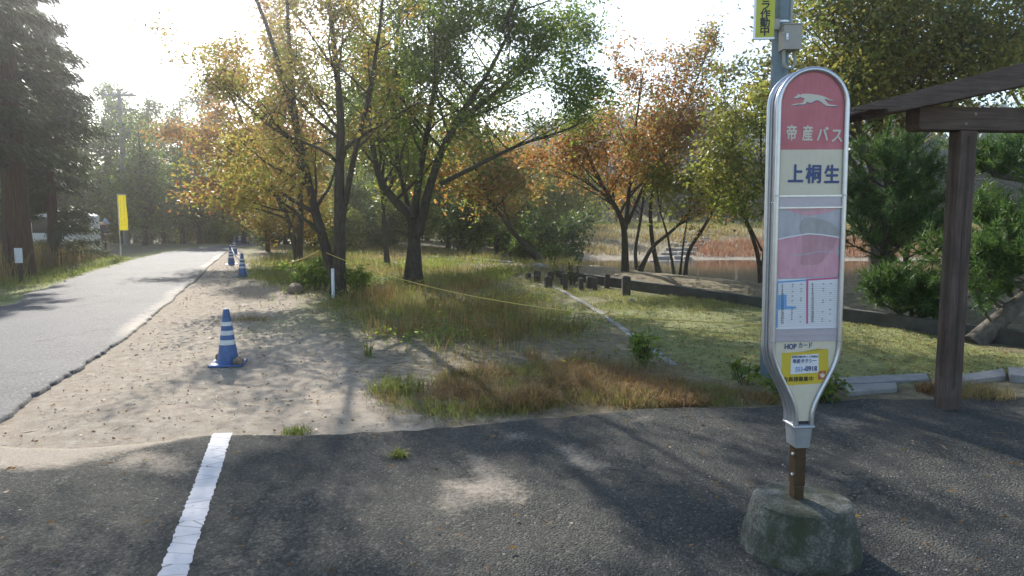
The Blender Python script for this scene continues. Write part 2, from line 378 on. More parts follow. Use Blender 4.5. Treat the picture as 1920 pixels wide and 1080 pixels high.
M_NET = simple('yellow_netting', (.55, .53, .18), .8, 0, .2, 4)
k = N('pond_water'); k.set((.035, .03, .018), .06, 0, .6); k.bump(k.noise(2.6, 4, .6), .12, .03); M_WATER = k.m

# ------------------------------------------------------------------ terrain
WA, WB = G(1050, 521), G(1930, 652)                      # the low retaining wall by the pond
wd = (WB - WA).normalized(); wn = Vector((-wd.y, wd.x, 0)); wn = wn if wn.x > 0 else -wn
def beyond(X, Y): return (X - WA.x) * wn.x + (Y - WA.y) * wn.y
def terr(X, Y):
    X = np.asarray(X, float); Y = np.asarray(Y, float); f = beyond(X, Y)
    reg = sm(-5, 2, X - .02 * Y) * sm(1.6, 6.6, f) * sm(10, 16, Y + X * .4)
    z = -0.98 * reg + 1.65 * sm(33, 58, Y + .05 * X) * sm(-3, 4, X - .02 * Y) * sm(2, 9, f)
    z = z + .22 * sm(.4, 1.6, f) * (1 - sm(3, 6, f)) * sm(.5, 3, X)
    z = z - 0.9 * sm(42, 58, Y) * (1 - sm(-13, -6, X))
    far = sm(26, 60, np.hypot(X, Y - 5))
    b = (fbm(X, Y, .35, 3) - .5) * .14 * sm(8, 20, Y) + (fbm(X, Y, 2.2, 5) - .5) * .05
    onroad = np.clip(sdist(ROADP, X, Y) / 1.2 + 1, 0, 1); onpark = np.clip(sdist(PARKP, X, Y) / .5 + 1, 0, 1)
    hill = 15 * sm(85, 170, Y + .1 * X) * sm(-60, 10, X)
    return z + b * (1 - np.maximum(onroad, onpark)) + hill - .02 * np.maximum(onroad, onpark)

LE = [G(*p) for p in [(-900, 1050), (-450, 800), (-200, 668), (0, 576), (100, 535), (175, 510), (245, 489), (300, 475), (350, 466.5), (400, 461.5), (440, 458.5)]]
RE = [G(*p) for p in [(-480, 1300), (-260, 1000), (-130, 885), (0, 791), (60, 746), (130, 703), (270, 610), (340, 548), (395, 498), (425, 471), (448, 463.5)]]
LE += [Vector((-16.5, 48, 0)), Vector((-14, 60, 0))]; RE += [Vector((-13.0, 47, 0)), Vector((-9, 60, 0))]
ROADP = [(p.x, p.y) for p in LE] + [(p.x, p.y) for p in RE[::-1]]
PE = [G(*p) for p in [(-1500, 905), (-400, 850), (0, 829), (150, 826), (270, 823), (430, 815), (560, 811), (680, 806), (790, 801), (860, 795), (1000, 777), (1200, 766), (1440, 758), (1600, 746), (1800, 741), (2100, 736), (3200, 730)]]
PARKP = [(p.x, p.y) for p in PE] + [(PE[-1].x, -8), (PE[0].x, -8)]
SANDP = [(p.x, p.y) for p in [G(*q) for q in [(-900, 900), (-260, 1000), (0, 780), (270, 600), (400, 480), (425, 464), (452, 464), (462, 500), (500, 535), (540, 560), (590, 610), (640, 660), (690, 715), (740, 770), (800, 812), (300, 850), (-900, 1100)]]]
MOSSP = [(p.x, p.y) for p in [G(*q) for q in [(1130, 596), (1200, 640), (1290, 700), (1450, 735), (1560, 735), (1900, 700), (2300, 700), (1900, 660), (1640, 604), (1430, 572), (1250, 556), (1130, 560)]]]

def axis(parts):
    a = []
    for s, e, st in parts: a += list(np.arange(s, e, st))
    return np.array(a + [parts[-1][1]])
ax = axis([(-320, -60, 20), (-60, -24, 3), (-24, -12, .6), (-12, 10, .16), (10, 30, .6), (30, 60, 2.5), (60, 320, 20)])
ay = axis([(-40, -2, 4), (-2, 2, .8), (2, 22, .16), (22, 62, .5), (62, 110, 3), (110, 420, 15)])
GX, GY = np.meshgrid(ax, ay); nx, ny = len(ax), len(ay)
GZ = terr(GX, GY)
idx = np.arange(nx * ny).reshape(ny, nx)
FQ = np.stack([idx[:-1, :-1], idx[:-1, 1:], idx[1:, 1:], idx[1:, :-1]], -1).reshape(-1, 4)
me = mesh_np('ground', np.stack([GX, GY, GZ], -1).reshape(-1, 3), FQ)
FB = beyond(GX, GY)
s_att = sm(-.45, .25, sdist(SANDP, GX, GY)) * .95
s_att = np.maximum(s_att, sm(1.0, 3.0, FB) * sm(.0, 3, GX) * (1 - sm(40, 47, GY)) * .62)
s_att = np.maximum(s_att, .45 * sm(-2.5, -.3, sdist(SANDP, GX, GY)))
m_att = sm(-.5, .5, sdist(MOSSP, GX, GY)) * .85
verge = -sdist(ROADP, GX, GY); m_att = np.maximum(m_att, (1 - sm(.6, 2.2, verge)) * (GX < -5) * (GY > 9) * .8 * (1 - sm(-.2, .2, sdist(SANDP, GX, GY))))
m_att = np.maximum(m_att, .62 * sm(44, 56, GY) * sm(0, 5, GX))
m_att = np.maximum(m_att, .5 * sm(7, 12, GY) * (GX > -4) * (GX < 4) * (FB < 0))
for nm, a in (('sand', s_att), ('moss', m_att)):
    at = me.attributes.new(nm, 'FLOAT', 'POINT'); at.data.foreach_set('value', a.astype(np.float32).ravel())
tag(link('ground', me, M_GROUND, smooth=True), kind='structure')
def TZ(x, y): return float(terr(np.array([x]), np.array([y]))[0])
def GT(px, py):
    """where the pixel's sight line meets the terrain"""
    d = ray(px, py)
    t = np.concatenate([np.arange(1, 30, .03), np.arange(30, 160, .15)]); X, Y, Z = d.x * t, d.y * t, H + d.z * t
    i = int(np.argmax(Z <= terr(X, Y)))
    return Vector((X[i], Y[i], TZ(X[i], Y[i])))

def resample(P, n):
    P = np.array([(p[0], p[1]) for p in P]); s = np.r_[0, np.cumsum(np.hypot(*np.diff(P, axis=0).T))]
    u = np.linspace(0, s[-1], n); return np.stack([np.interp(u, s, P[:, 0]), np.interp(u, s, P[:, 1])], 1)
# road: one sheet with broken right edge and a shallow skirt
n = 1100; A = resample(LE, n); B = resample(RE, n)
u = np.arange(n); nrm = np.gradient(B, axis=0); nrm = np.stack([nrm[:, 1], -nrm[:, 0]], 1); nrm /= np.linalg.norm(nrm, axis=1)[:, None]
B = B + nrm * ((fbm(u * .023, u * 0, 1, 2) - .5) * .15 + (vnoise(u * .21, u * 0, 1, 4) - .5) * .06 + (vnoise(u * .83, u * 0, 1, 5) - .5) * .07)[:, None]
A = A - nrm * ((vnoise(u * .07, u * 0, 1, 6) - .5) * .3 + (vnoise(u * .35, u * 0, 1, 8) - .5) * .12)[:, None]
cols = np.r_[np.linspace(0, 1, 41)]
V = A[:, None, :] * (1 - cols)[None, :, None] + B[:, None, :] * cols[None, :, None]
Z = terr(V[..., 0], V[..., 1]) * 0 - 0.9 * sm(42, 58, V[..., 1]) + .010 + .008 * (1 - sm(8, 14, V[..., 1])) + (fbm(V[..., 0], V[..., 1], .8, 11) - .5) * .02
V = np.concatenate([V, Z[..., None]], -1)
sk0 = V[:, :1].copy(); sk0[..., 2] -= .06; sk1 = V[:, -1:].copy(); sk1[..., 2] -= .06; sk1[..., :2] += nrm[:, None, :] * .015
V = np.concatenate([sk0, V, sk1], 1); c = V.shape[1]
idx = np.arange(n * c).reshape(n, c); FQ = np.stack([idx[:-1, :-1], idx[:-1, 1:], idx[1:, 1:], idx[1:, :-1]], -1).reshape(-1, 4)
me = mesh_np('road', V.reshape(-1, 3), FQ)
e = np.r_[0, cols, 1]; sa = .70 * sm(.80, 1.0, e)[None, :] * (.35 + .9 * vnoise(V[..., 0], V[..., 1], .6, 3)) * sm(6, 11, V[..., 1]) + .5 * (1 - sm(0, .07, e))[None, :]
me.attributes.new('sand', 'FLOAT', 'POINT').data.foreach_set('value', sa.astype(np.float32).ravel())
tag(link('road', me, M_ROAD), kind='structure')

# parking place
n = 900; E = resample(PE, n); u = np.arange(n)
E[:, 1] += (vnoise(E[:, 0], 0 * u, 1.1, 2) - .5) * .22 + (vnoise(E[:, 0], 0 * u, 7, 4) - .5) * .07
keep = (E[:, 0] > -12) & (E[:, 0] < 14); E = E[keep]; n = len(E)
rows = np.r_[0, np.linspace(.004, .25, 50)[1:], np.linspace(.25, 1, 60)[1:]]
V = np.zeros((len(rows), n, 3)); V[..., 0] = E[None, :, 0]; V[..., 1] = E[None, :, 1] * (1 - rows)[:, None] + (-6) * rows[:, None]
V[..., 2] = .014 + (fbm(V[..., 0], V[..., 1], .7, 12) - .5) * .03 * sm(0, .3, E[None, :, 1] - V[..., 1])
V[..., 2] -= .017 * (1 - sm(-3.0, -1.9, V[..., 0])) * (1 - sm(.03, .7, E[None, :, 1] - V[..., 1]))
V[0, :, 2] = -.05
idx = np.arange(len(rows) * n).reshape(len(rows), n); FQ = np.stack([idx[:-1, :-1], idx[1:, :-1], idx[1:, 1:], idx[:-1, 1:]], -1).reshape(-1, 4)
me = mesh_np('parking_lot', V.reshape(-1, 3), FQ)
X, Y = V[..., 0], V[..., 1]; ed = E[None, :, 1] - Y
sa = .62 * (1 - sm(.0, .35, ed)) * (1 - sm(-2.7, -2.0, X)) + .85 * (1 - sm(.0, .8, ed + .9 * (vnoise(X, Y, 1.2, 9) - .5))) * (1 - sm(-3.3, -2.2, X))
sa = np.maximum(sa, .06 + .26 * vnoise(X, Y, .6, 3) + .12 * (vnoise(X, Y, 2.3, 13) - .5) - .12 * sm(-1, 2, X))
for pts, am in (([(865, 850), (905, 862), (960, 895), (1000, 935), (985, 950), (900, 948), (850, 970), (815, 960), (825, 905), (880, 900)], .72), ([(1040, 840), (1075, 838), (1120, 868), (1145, 880), (1120, 890), (1060, 878)], .72),
                ([(925, 812), (990, 812), (1010, 830), (940, 836)], .55), ([(1175, 860), (1230, 890), (1200, 896)], .5), ([(1175, 785), (1225, 782), (1230, 792), (1180, 800)], .6), ([(1520, 770), (1640, 800), (1600, 815), (1530, 800)], .5),
                ([(250, 840), (330, 850), (400, 880), (330, 900), (180, 880)], .6)):
    sa = np.maximum(sa, am * sm(-.22, .22, sdist([(G(*q).x, G(*q).y) for q in pts], X, Y)))
me.attributes.new('sand', 'FLOAT', 'POINT').data.foreach_set('value', sa.astype(np.float32).ravel())
tag(link('parking_lot', me, M_PARK, smooth=True), kind='structure')
# parking line
a, b, c2, d2 = G(400, 817), G(436, 816), G(262, 1180), G(322, 1180)
nr = 120; V = []
for i in range(nr):
    t = i / (nr - 1); l = a.lerp(c2, t); r = b.lerp(d2, t)
    for j in range(7):
        p = l.lerp(r, j / 6); q = float(fbm(np.array([p.x * 1.]), np.array([p.y]), .7, 12)[0] - .5) * .03
        jx = (random.Random(i * 7 + j).random() - .5) * .012 if j in (0, 6) else 0
        V.append((p.x + jx, p.y, .014 + q * min(1, max(0, (float(np.interp(p.x, E[:, 0], E[:, 1])) - p.y) / .3)) + .0045))
idx = np.arange(nr * 7).reshape(nr, 7); FQ = np.stack([idx[:-1, :-1], idx[1:, :-1], idx[1:, 1:], idx[:-1, 1:]], -1).reshape(-1, 4)
tag(link('parking_line_marking', mesh_np('line', np.array(V), FQ), M_PAINT), kind='structure')
# pond
me = bpy.data.meshes.new('pond'); me.from_pydata([(-4, 18, -.70), (45, 18, -.70), (45, 48, -.70), (-4, 48, -.70)], [], [(0, 1, 2, 3)])
tag(link('pond_water', me, M_WATER), kind='structure')

# ------------------------------------------------------------------ plants: builders
def leaf_quads(P, L, Wd, r, up=.0, fold=.12, dirs=None):
    n = len(P); d = r.normal(size=(n, 3)) if dirs is None else dirs + r.normal(size=(n, 3)) * .35
    d[:, 2] = d[:, 2] * .7 - up; d /= np.linalg.norm(d, axis=1)[:, None] + 1e-9
    q = r.normal(size=(n, 3)); s = np.cross(d, q); s /= np.linalg.norm(s, axis=1)[:, None] + 1e-9
    nn = np.cross(d, s); L = np.broadcast_to(L, (n,))[:, None]; Wd = np.broadcast_to(Wd, (n,))[:, None]
    V = np.stack([P, P + d * L * .45 + s * Wd * .5 + nn * L * fold, P + d * L, P + d * L * .45 - s * Wd * .5 + nn * L * fold], 1)
    return V.reshape(-1, 3)
def quads_mesh(name, V): return mesh_np(name, V, np.arange(len(V)).reshape(-1, 4))
def wavy(r, p, d, L, n, bend=.25, lift=.0):
    pts = [p.copy()]; d = d.normalized()
    for i in range(n):
        d = (d + Vector(r.normal(size=3)) * bend / n * 2 + Vector((0, 0, lift / n))).normalized()
        pts.append(pts[-1] + d * (L / n))
    return pts
def at_path(pts, t):
    u = t * (len(pts) - 1); i = min(int(u), len(pts) - 2); return pts[i].lerp(pts[i + 1], u - i), (pts[i + 1] - pts[i]).normalized()

def broadleaf(base, stems, seed, nleaf, leafL, leafmat, bark, nb=14, bl=2.2, b0=.3, lift=.5, sig=.22, twigs=5, env=None, droop=.25, extra=None, bark_n=9, out=1.0):
    """stems: list of (points, r0, r1). Returns wood MB and leaf mesh, both relative to base. env(p)->weight 0..1 shapes the crown."""
    r = np.random.default_rng(seed); wood = MB(); anchors = []; wts = []
    for si, st in enumerate(stems):
        pts, r0, r1 = st[:3]; nbs = st[3] if len(st) > 3 else nb; t0 = st[4] if len(st) > 4 else b0
        sm_ = []
        m = (len(pts) - 1) * 4
        for i in range(m + 1):                       # smooth the traced stem a little
            p, _ = at_path(pts, i / m); sm_.append(p)
        for _ in range(2): sm_ = [sm_[0]] + [(sm_[i - 1] + sm_[i] * 2 + sm_[i + 1]) / 4 for i in range(1, m)] + [sm_[-1]]
        rad = [r0 + (r1 - r0) * (i / m) ** .8 for i in range(m + 1)]
        if st[0][0].z - base.z < .2: rad[0] *= 1.35; rad[1] *= 1.1
        wood.tube(sm_, rad, bark_n)
        for b in range(nbs):
            t = t0 + (1 - t0) * ((b + r.random()) / nbs)
            p, tan = at_path(sm_, min(t, .999)); az = r.random() * 6.283
            o = Vector((math.cos(az), math.sin(az), 0)) * out
            d = (tan * .55 + o * 1.0 + Vector((0, 0, lift))).normalized()
            L = bl * (1.0 - .55 * max(0, (t - t0) / (1 - t0)) ** 1.3) * (.65 + .7 * r.random())
            br = wavy(r, p, d, L, 6, .35, .15); rb = max(.006, min(.045, (r0 + (r1 - r0) * t) * .42))
            wood.tube(br, [rb * (1 - .8 * i / 6) for i in range(7)], 5, False)
            for q in range(twigs):
                tt = .3 + .7 * (q + r.random()) / twigs; tp, tt_ = at_path(br, min(tt, .999))
                td = (tt_ * .6 + Vector(r.normal(size=3)) * .7).normalized()
                tw = wavy(r, tp, td, L * .38 * (.5 + r.random()), 3, .3, -droop)
                wood.tube(tw, [rb * .28, rb * .2, rb * .14, .002], 3, False)
                wq = .06 + 1.9 * r.random() ** 2.2
                for a in range(4):
                    ap, _ = at_path(tw, .15 + .84 * a / 3); anchors.append(ap); wts.append(wq)
    if extra: anchors += extra(r); wts += [1.5] * (len(anchors) - len(wts))
    Aa = np.array([tuple(a) for a in anchors]); w = np.array(wts, float)
    if env is not None: w = w * np.array([env(a) for a in Aa])
    w = w * (.4 + r.random(len(w))); w /= w.sum()
    P = Aa[r.choice(len(Aa), nleaf, p=w)] + r.normal(size=(nleaf, 3)) * sig * np.array([1, 1, .75])
    L = leafL * (.6 + .8 * r.random(nleaf))
    V = leaf_quads(P, L, L * .5, r, .35) - np.array(base)
    wood.v = [(x - base.x, y - base.y, z - base.z) for x, y, z in wood.v]
    return wood, quads_mesh('leaves', V)
def tree(name, label, cat, base, wood, leaves, bark, leafmat, group=None):
    t = thing(name, label, cat, base, 0, group)
    wood.build('trunk', bark, t, True); link('crown', leaves, leafmat, t); return t
def st(pix, Y, r0, r1, dY=0, *rest):
    """a stem measured along pixels, leaning by dY in depth"""
    n = len(pix) - 1
    return ([D(px, py, Y + dY * i / n) for i, (px, py) in enumerate(pix)], r0, r1, *rest)

def conifer(seed, Hh, base_r, n_spray, whorls=26, rad=2.4, b0=.08, droop=.35, spray=(.32, .05), per=9):
    """a cedar: straight trunk, drooping limbs, hanging flat sprays"""
    r = np.random.default_rng(seed); w = MB(); w.tube([(0, 0, -.1), (0, 0, Hh * .1), (.05, 0, Hh * .5), (0, .03, Hh)], [base_r * 1.25, base_r, base_r * .6, .02], 10)
    P = []; Dd = []
    for i in range(whorls):
        for j in range(4):
            t = b0 + (1 - b0) * (i + r.random()) / whorls; z = t * Hh; az = r.random() * 6.283
            L = rad * (1 - t) ** .75 * (.7 + .5 * r.random()) + .15
            d = Vector((math.cos(az), math.sin(az), .25 - .1 * t))
            br = wavy(r, Vector((0, 0, z)), d, L, 6, .2, -droop); w.tube(br, [.03 * (1 - t) + .012] * 2 + [.015] * 3 + [.006] * 2, 4, False)
            for q in range(per):
                tp, tt = at_path(br, .18 + .81 * (q + r.random()) / per)
                P.append(tp); Dd.append(tt * .8 + Vector((0, 0, -.55)))
    P = np.array([tuple(p) for p in P]); Dd = np.array([tuple(p) for p in Dd])
    c = r.choice(len(P), n_spray)
    Q = P[c] + r.normal(size=(n_spray, 3)) * .10; L = spray[0] * (.5 + .9 * r.random(n_spray))
    return w, quads_mesh('sprays', leaf_quads(Q, L, spray[1] * (.6 + .8 * r.random(n_spray)), r, .25, .04, Dd[c] * 1.2))
def needles(P, r, per=34, L=.11, wd=.006, axis_=None):
    """tufts of needles at the points P"""
    n = len(P); Q = np.repeat(P, per, 0); a = np.repeat(axis_ if axis_ is not None else np.tile([0, 0, 1.], (n, 1)), per, 0)
    d = a * .8 + r.normal(size=Q.shape) * .75; d /= np.linalg.norm(d, axis=1)[:, None]
    l = (L * (.7 + .6 * r.random(len(Q))))[:, None]; Q = Q - a * (r.random(len(Q)) * .14)[:, None]
    s = np.cross(d, r.normal(size=Q.shape)); s /= np.linalg.norm(s, axis=1)[:, None]; s *= wd
    V = np.stack([Q - s, Q + s, Q + d * l], 1).reshape(-1, 3)
    return mesh_np('needles', V, np.arange(len(V)).reshape(-1, 3))
def pine(base, stems, seed, nb, bl, ntuft, b0=.2, per=24, L=.12, extra=()):
    r = np.random.default_rng(seed); w = MB(); tips = []; dirs = []
    for pts, r0, r1 in stems:
        m = len(pts) - 1; w.tube(pts, [r0 + (r1 - r0) * i / m for i in range(m + 1)], 9)
        for b in range(nb):
            t = b0 + (1 - b0) * (b + r.random()) / nb; p, tan = at_path(pts, min(t, .999)); az = r.random() * 6.283
            br = wavy(r, p, Vector((math.cos(az), math.sin(az), .35 + .4 * t)), bl * (1.1 - .7 * t) * (.6 + .7 * r.random()), 6, .3, .2)
            w.tube(br, [.022 - .003 * i for i in range(7)], 5, False)
            for q in range(9):
                tp, tt = at_path(br, .3 + .69 * (q + r.random()) / 9)
                tw = wavy(r, tp, tt * .7 + Vector(r.normal(size=3)) * .6 + Vector((0, 0, .3)), .35 * (.4 + r.random()), 3, .2, .3); w.tube(tw, [.007, .006, .005, .003], 3, False)
                for a in (.4, .7, .99): ap, at_ = at_path(tw, a); tips.append(ap); dirs.append(at_)
    for pts, rr in extra: w.tube(pts, [rr * (1 - .7 * i / (len(pts) - 1)) for i in range(len(pts))], 5, False)
    T = np.array([tuple(a) for a in tips]); Dd = np.array([tuple(a) for a in dirs]); c = r.permutation(len(T))[:ntuft]
    w.v = [(x - base.x, y - base.y, z - base.z) for x, y, z in w.v]
    return w, needles(T[c] - np.array(base), r, per, L, .0062, Dd[c])
def blades(name, P, h, r, wd=.006, lean=.35, bend=.5, segs=2):
    n = len(P); az = r.random(n) * 6.283; fa = r.random(n) * 6.283
    d = np.stack([np.cos(az), np.sin(az), np.zeros(n)], 1); s = np.stack([np.cos(fa), np.sin(fa), np.zeros(n)], 1)
    h = np.asarray(h)[:, None]; le = (r.random(n)[:, None] * lean); z = np.array([0, 0, 1.])
    wd = np.broadcast_to(wd, (n,))[:, None]
    m1 = P + z * h * .55 + d * le * h * .45; tip = P + z * h * (1 - le * bend) + d * le * h * (1 + bend)
    V = np.stack([P - s * wd, P + s * wd, m1 + s * wd * .75, m1 - s * wd * .75, tip], 1).reshape(-1, 3)
    b = np.arange(n)[:, None] * 5
    T = np.concatenate([b + np.array([[0, 1, 2]]), b + np.array([[0, 2, 3]]), b + np.array([[3, 2, 4]])], 0)
    return mesh_np(name, V, T)
def scatter(poly, n, r, dens=None, pad=0, nearposts=False):
    """n random ground points inside a polygon given in ground coordinates"""
    P = np.array([(p[0], p[1]) for p in poly]); lo, hi = P.min(0) - pad, P.max(0) + pad; out = []; onsand = poly is SANDP
    tot = 0
    while tot < n:
        q = lo + (hi - lo) * r.random((n * 2, 2)); sd = sdist(poly, q[:, 0], q[:, 1]) + pad * (vnoise(q[:, 0], q[:, 1], 1.3, 7) * 1.6 - .3)
        keep = (sd > 0) & (sdist(ROADP, q[:, 0], q[:, 1]) < -.15) & (sdist(PARKP, q[:, 0], q[:, 1]) < -.01 if poly is not PARKP else True)
        if pad: keep &= r.random(len(q)) < sm(0, pad * 1.4, sd)
        if nearposts: keep &= np.hypot((q[:, 0] - 1.3) / 2.0, (q[:, 1] - 16.2) / 1.6) > 1
        if dens is not None: keep &= r.random(len(q)) < dens(q[:, 0], q[:, 1])
        out.append(q[keep]); tot += keep.sum()
    q = np.concatenate(out)[:n]
    return np.stack([q[:, 0], q[:, 1], terr(q[:, 0], q[:, 1])], 1)
def GP(pix): return [(G(*p).x, G(*p).y) for p in pix]

def AT(px, Y):
    p = D(px, 403, Y); return Vector((p.x, Y, TZ(p.x, Y)))
# ------------------------------------------------------------------ the trees one can tell apart
bA = G(634, 556); Y = bA.y
A_st = [st([(640, 560), (612, 470), (592, 400), (574, 320), (556, 240), (545, 130), (536, -40)], Y, .135, .03, 1.2, 15, .25),
        st([(634, 558), (637, 450), (636, 330), (640, 220), (628, 100), (608, -80)], Y, .155, .035, -.6, 14, .35),
        st([(640, 420), (662, 300), (690, 190), (712, 60), (722, -60)], Y, .07, .02, -2, 12, .25),
        st([(560, 270), (505, 235), (450, 185), (405, 140)], Y + .9, .05, .015, -1.0, 11, .15),
        st([(592, 400), (530, 365), (480, 325), (425, 275)], Y + .4, .055, .015, 1.2, 11, .2),
        st([(600, 440), (560, 400), (500, 390), (455, 370)], Y + .2, .03, .01, -.8, 7, .3),
        st([(556, 240), (500, 40), (430, -110), (340, -260)], Y + .9, .06, .015, -.8, 16, .4),
        st([(608, -60), (590, -200), (640, -380)], Y - .5, .06, .02, .3, 15, .1)]  # last two limbs reach out of view, added to shade the left foreground
w, l = broadleaf(bA, A_st, 11, 46000, .08, L_MIX, M_BARK, bl=1.9, lift=.35, sig=.16, env=lambda a: .40 + .75 * float(sm(5.2, 7.2, a[2])))  # leaves weighted towards the unseen upper crown for more shade
tree('cherry_tree', 'tall two-stemmed tree with thin orange and yellow leaves, the yellow rope tied to it', 'tree', bA, w, l, M_BARK, L_AUT)
bB = G(778, 541); Y = bB.y
B_st = [st([(780, 545), (777, 470), (775, 405), (748, 385), (715, 345), (700, 290), (690, 190), (680, 40)], Y, .185, .03, 1.6, 14, .45),
        st([(776, 410), (786, 330), (808, 210), (826, 80), (832, -60)], Y, .10, .028, 1.0, 15, .3),
        st([(784, 440), (802, 360), (828, 280), (862, 215), (915, 140), (965, 40)], Y, .125, .028, -1.2, 16, .35),
        st([(826, 345), (905, 305), (975, 270), (1060, 245), (1100, 225)], Y - .3, .06, .015, -1.0, 11, .3),
        st([(850, 240), (920, 180), (1000, 120), (1040, 60)], Y - .7, .07, .02, .8, 12, .2),
        st([(832, -20), (850, -150), (900, -300)], Y + .9, .07, .02, -.5, 16, .1), st([(940, 60), (985, -40), (1000, -180)], Y - 1.1, .06, .02, .4, 13, .1),
        st([(760, 545), (768, 480), (775, 420), (742, 300), (740, 150), (752, -40)], Y + .5, .095, .03, 2.0, 12, .5)]
w, l = broadleaf(bB, B_st, 12, 70000, .085, L_GREEN, M_BARK, bl=2.5, lift=.3, sig=.19, env=lambda a: .35 + 1.1 * float(sm(3.0, 5.2, a[2])))
tree('zelkova_tree', 'large spreading dark green tree in the middle of the clearing', 'tree', bB, w, l, M_BARK, L_GREEN)
bC = AT(1172, 20.0); Y = bC.y
C_st = [st([(1172, 525), (1172, 470), (1170, 420), (1150, 380), (1118, 330), (1095, 270)], Y, 0.125, 0.024, -1.2, 14, .45),
        st([(1172, 430), (1180, 350), (1190, 250), (1205, 140)], Y, 0.073, 0.020, .6, 17, .2),
        st([(1170, 420), (1140, 370), (1080, 330), (1030, 310)], Y, 0.040, 0.012, -1.5, 11, .3),
        st([(1176, 420), (1215, 330), (1250, 240), (1270, 130)], Y, 0.059, 0.016, 1.0, 15, .25)]
w, l = broadleaf(bC, C_st, 13, 14000, .095, L_MIX, M_BARK, bl=1.9, lift=.5, sig=.17)
tree('maple_tree', 'thick straight trunk with a rounded orange crown behind the wooden posts', 'tree', bC, w, l, M_BARK, L_ORANGE)
bC2 = AT(1225, 20.5); Y = bC2.y
C2 = [st([(1195, 515), (1190, 470), (1200, 420), (1212, 330), (1225, 220)], Y, 0.066, 0.016, 1.0, 12, .5),
      st([(1235, 512), (1222, 450), (1218, 380), (1240, 290), (1290, 190), (1330, 90)], Y, 0.079, 0.016, 0, 18, .45),
      st([(1200, 508), (1222, 462), (1262, 432), (1292, 400), (1340, 330)], Y - .4, 0.073, 0.016, -1, 10, .5)]
w, l = broadleaf(bC2, C2, 14, 10500, .09, L_MIX, M_BARK, bl=1.7, lift=.5, sig=.17)
tree('maple_tree', 'tree of several curved stems with ragged orange crown, beside the thick straight trunk', 'tree', bC2, w, l, M_BARK, L_MIX)
bC3 = AT(1285, 18.8); Y = bC3.y
C3 = [st([(1264, 515), (1252, 440), (1238, 400), (1230, 340)], Y, 0.040, 0.012, .5, 8, .5),
      st([(1284, 522), (1290, 470), (1318, 430), (1345, 380), (1360, 330), (1372, 240), (1350, 150)], Y, 0.059, 0.016, .3, 16, .45),
      st([(1275, 518), (1282, 450), (1290, 405), (1300, 350)], Y + .4, 0.033, 0.010, .3, 8, .5)]
w, l = broadleaf(bC3, C3, 15, 5500, .095, L_YGREEN, M_BARK, bl=1.4, lift=.5, sig=.15)
tree('young_maple_tree', 'thin green and yellow tree leaning right at the pond edge', 'tree', bC3, w, l, M_BARK, L_YGREEN)
bD = AT(1427, 16.2); Y = bD.y
Ds = [st([(1428, 530), (1420, 470), (1402, 420), (1385, 370), (1372, 290), (1380, 180)], Y, 0.059, 0.016, .4, 14, .4),
      st([(1430, 500), (1437, 440), (1440, 390), (1425, 310), (1430, 190)], Y, 0.046, 0.016, -.5, 13, .35),
      st([(1428, 470), (1410, 430), (1392, 395)], Y, 0.026, 0.008, -.5, 6, .4)]
w, l = broadleaf(bD, Ds, 16, 6500, .095, L_YGREEN, M_BARK, bl=1.3, lift=.5, sig=.15)
tree('young_maple_tree', 'forked thin green tree just left of the bus stop sign at the pond edge', 'tree', bD, w, l, M_BARK, L_YGREEN)
bE = AT(1640, 17.0); Y = bE.y
Es = [st([(1645, 525), (1642, 400), (1640, 300), (1650, 200), (1640, 60), (1630, -60)], Y, .2, .04, .6, 20, .35),
      st([(1640, 330), (1610, 240), (1580, 140), (1560, 20)], Y, .1, .03, -.6, 17, .2),
      st([(1645, 330), (1700, 230), (1740, 120), (1770, -20)], Y, .1, .03, .8, 18, .2),
      st([(1635, 360), (1590, 290), (1540, 230), (1500, 180)], Y, .07, .02, .8, 14, .25),
      st([(1650, 300), (1730, 260), (1800, 180), (1850, 90)], Y, .08, .02, -.8, 15, .3)]
w, l = broadleaf(bE, Es, 17, 44000, .12, L_OLIVE, M_BARK, bl=2.5, lift=.4, sig=.3, twigs=7)
tree('zelkova_tree', 'large olive and yellow tree behind the shelter roof and bus stop sign', 'tree', bE, w, l, M_BARK, L_OLIVE)
bE2 = GT(1990, 500); Y = bE2.y
Es = [st([(1990, 500), (1980, 350), (1960, 200), (1930, 60), (1900, -60)], Y, .2, .04, .6, 18, .3),
      st([(1975, 300), (1900, 180), (1850, 80), (1820, -20)], Y, .1, .03, -.6, 16, .25), st([(1985, 330), (2050, 200), (2100, 60)], Y, .1, .03, .6, 12, .2)]
w, l = broadleaf(bE2, Es, 18, 20000, .15, L_GREEN, M_BARK, bl=2.2, lift=.3, sig=.3)
tree('zelkova_tree', 'dark green tree rising at the right edge beyond the shelter roof', 'tree', bE2, w, l, M_BARK, L_GREEN)
bO = G(560, 492); Y = bO.y
w, l = broadleaf(bO, [st([(562, 494), (540, 410), (500, 320), (455, 230), (415, 140)], Y, .13, .03, 1.0, 18, .3), st([(560, 494), (566, 390), (558, 260), (535, 120), (525, 20)], Y, .12, .03, -.6, 18, .35), st([(520, 365), (460, 320), (400, 290), (350, 265)], Y, .06, .02, .5, 14, .2), st([(540, 410), (480, 390), (430, 385)], Y, .05, .02, -.5, 9, .3)], 25, 21000, .13, L_ORANGE, M_BARK, bl=2.3, sig=.24)
tree('woodland_tree', 'orange-leaved tree leaning over the road end behind the two-stemmed tree', 'tree', bO, w, l, M_BARK, L_ORANGE)
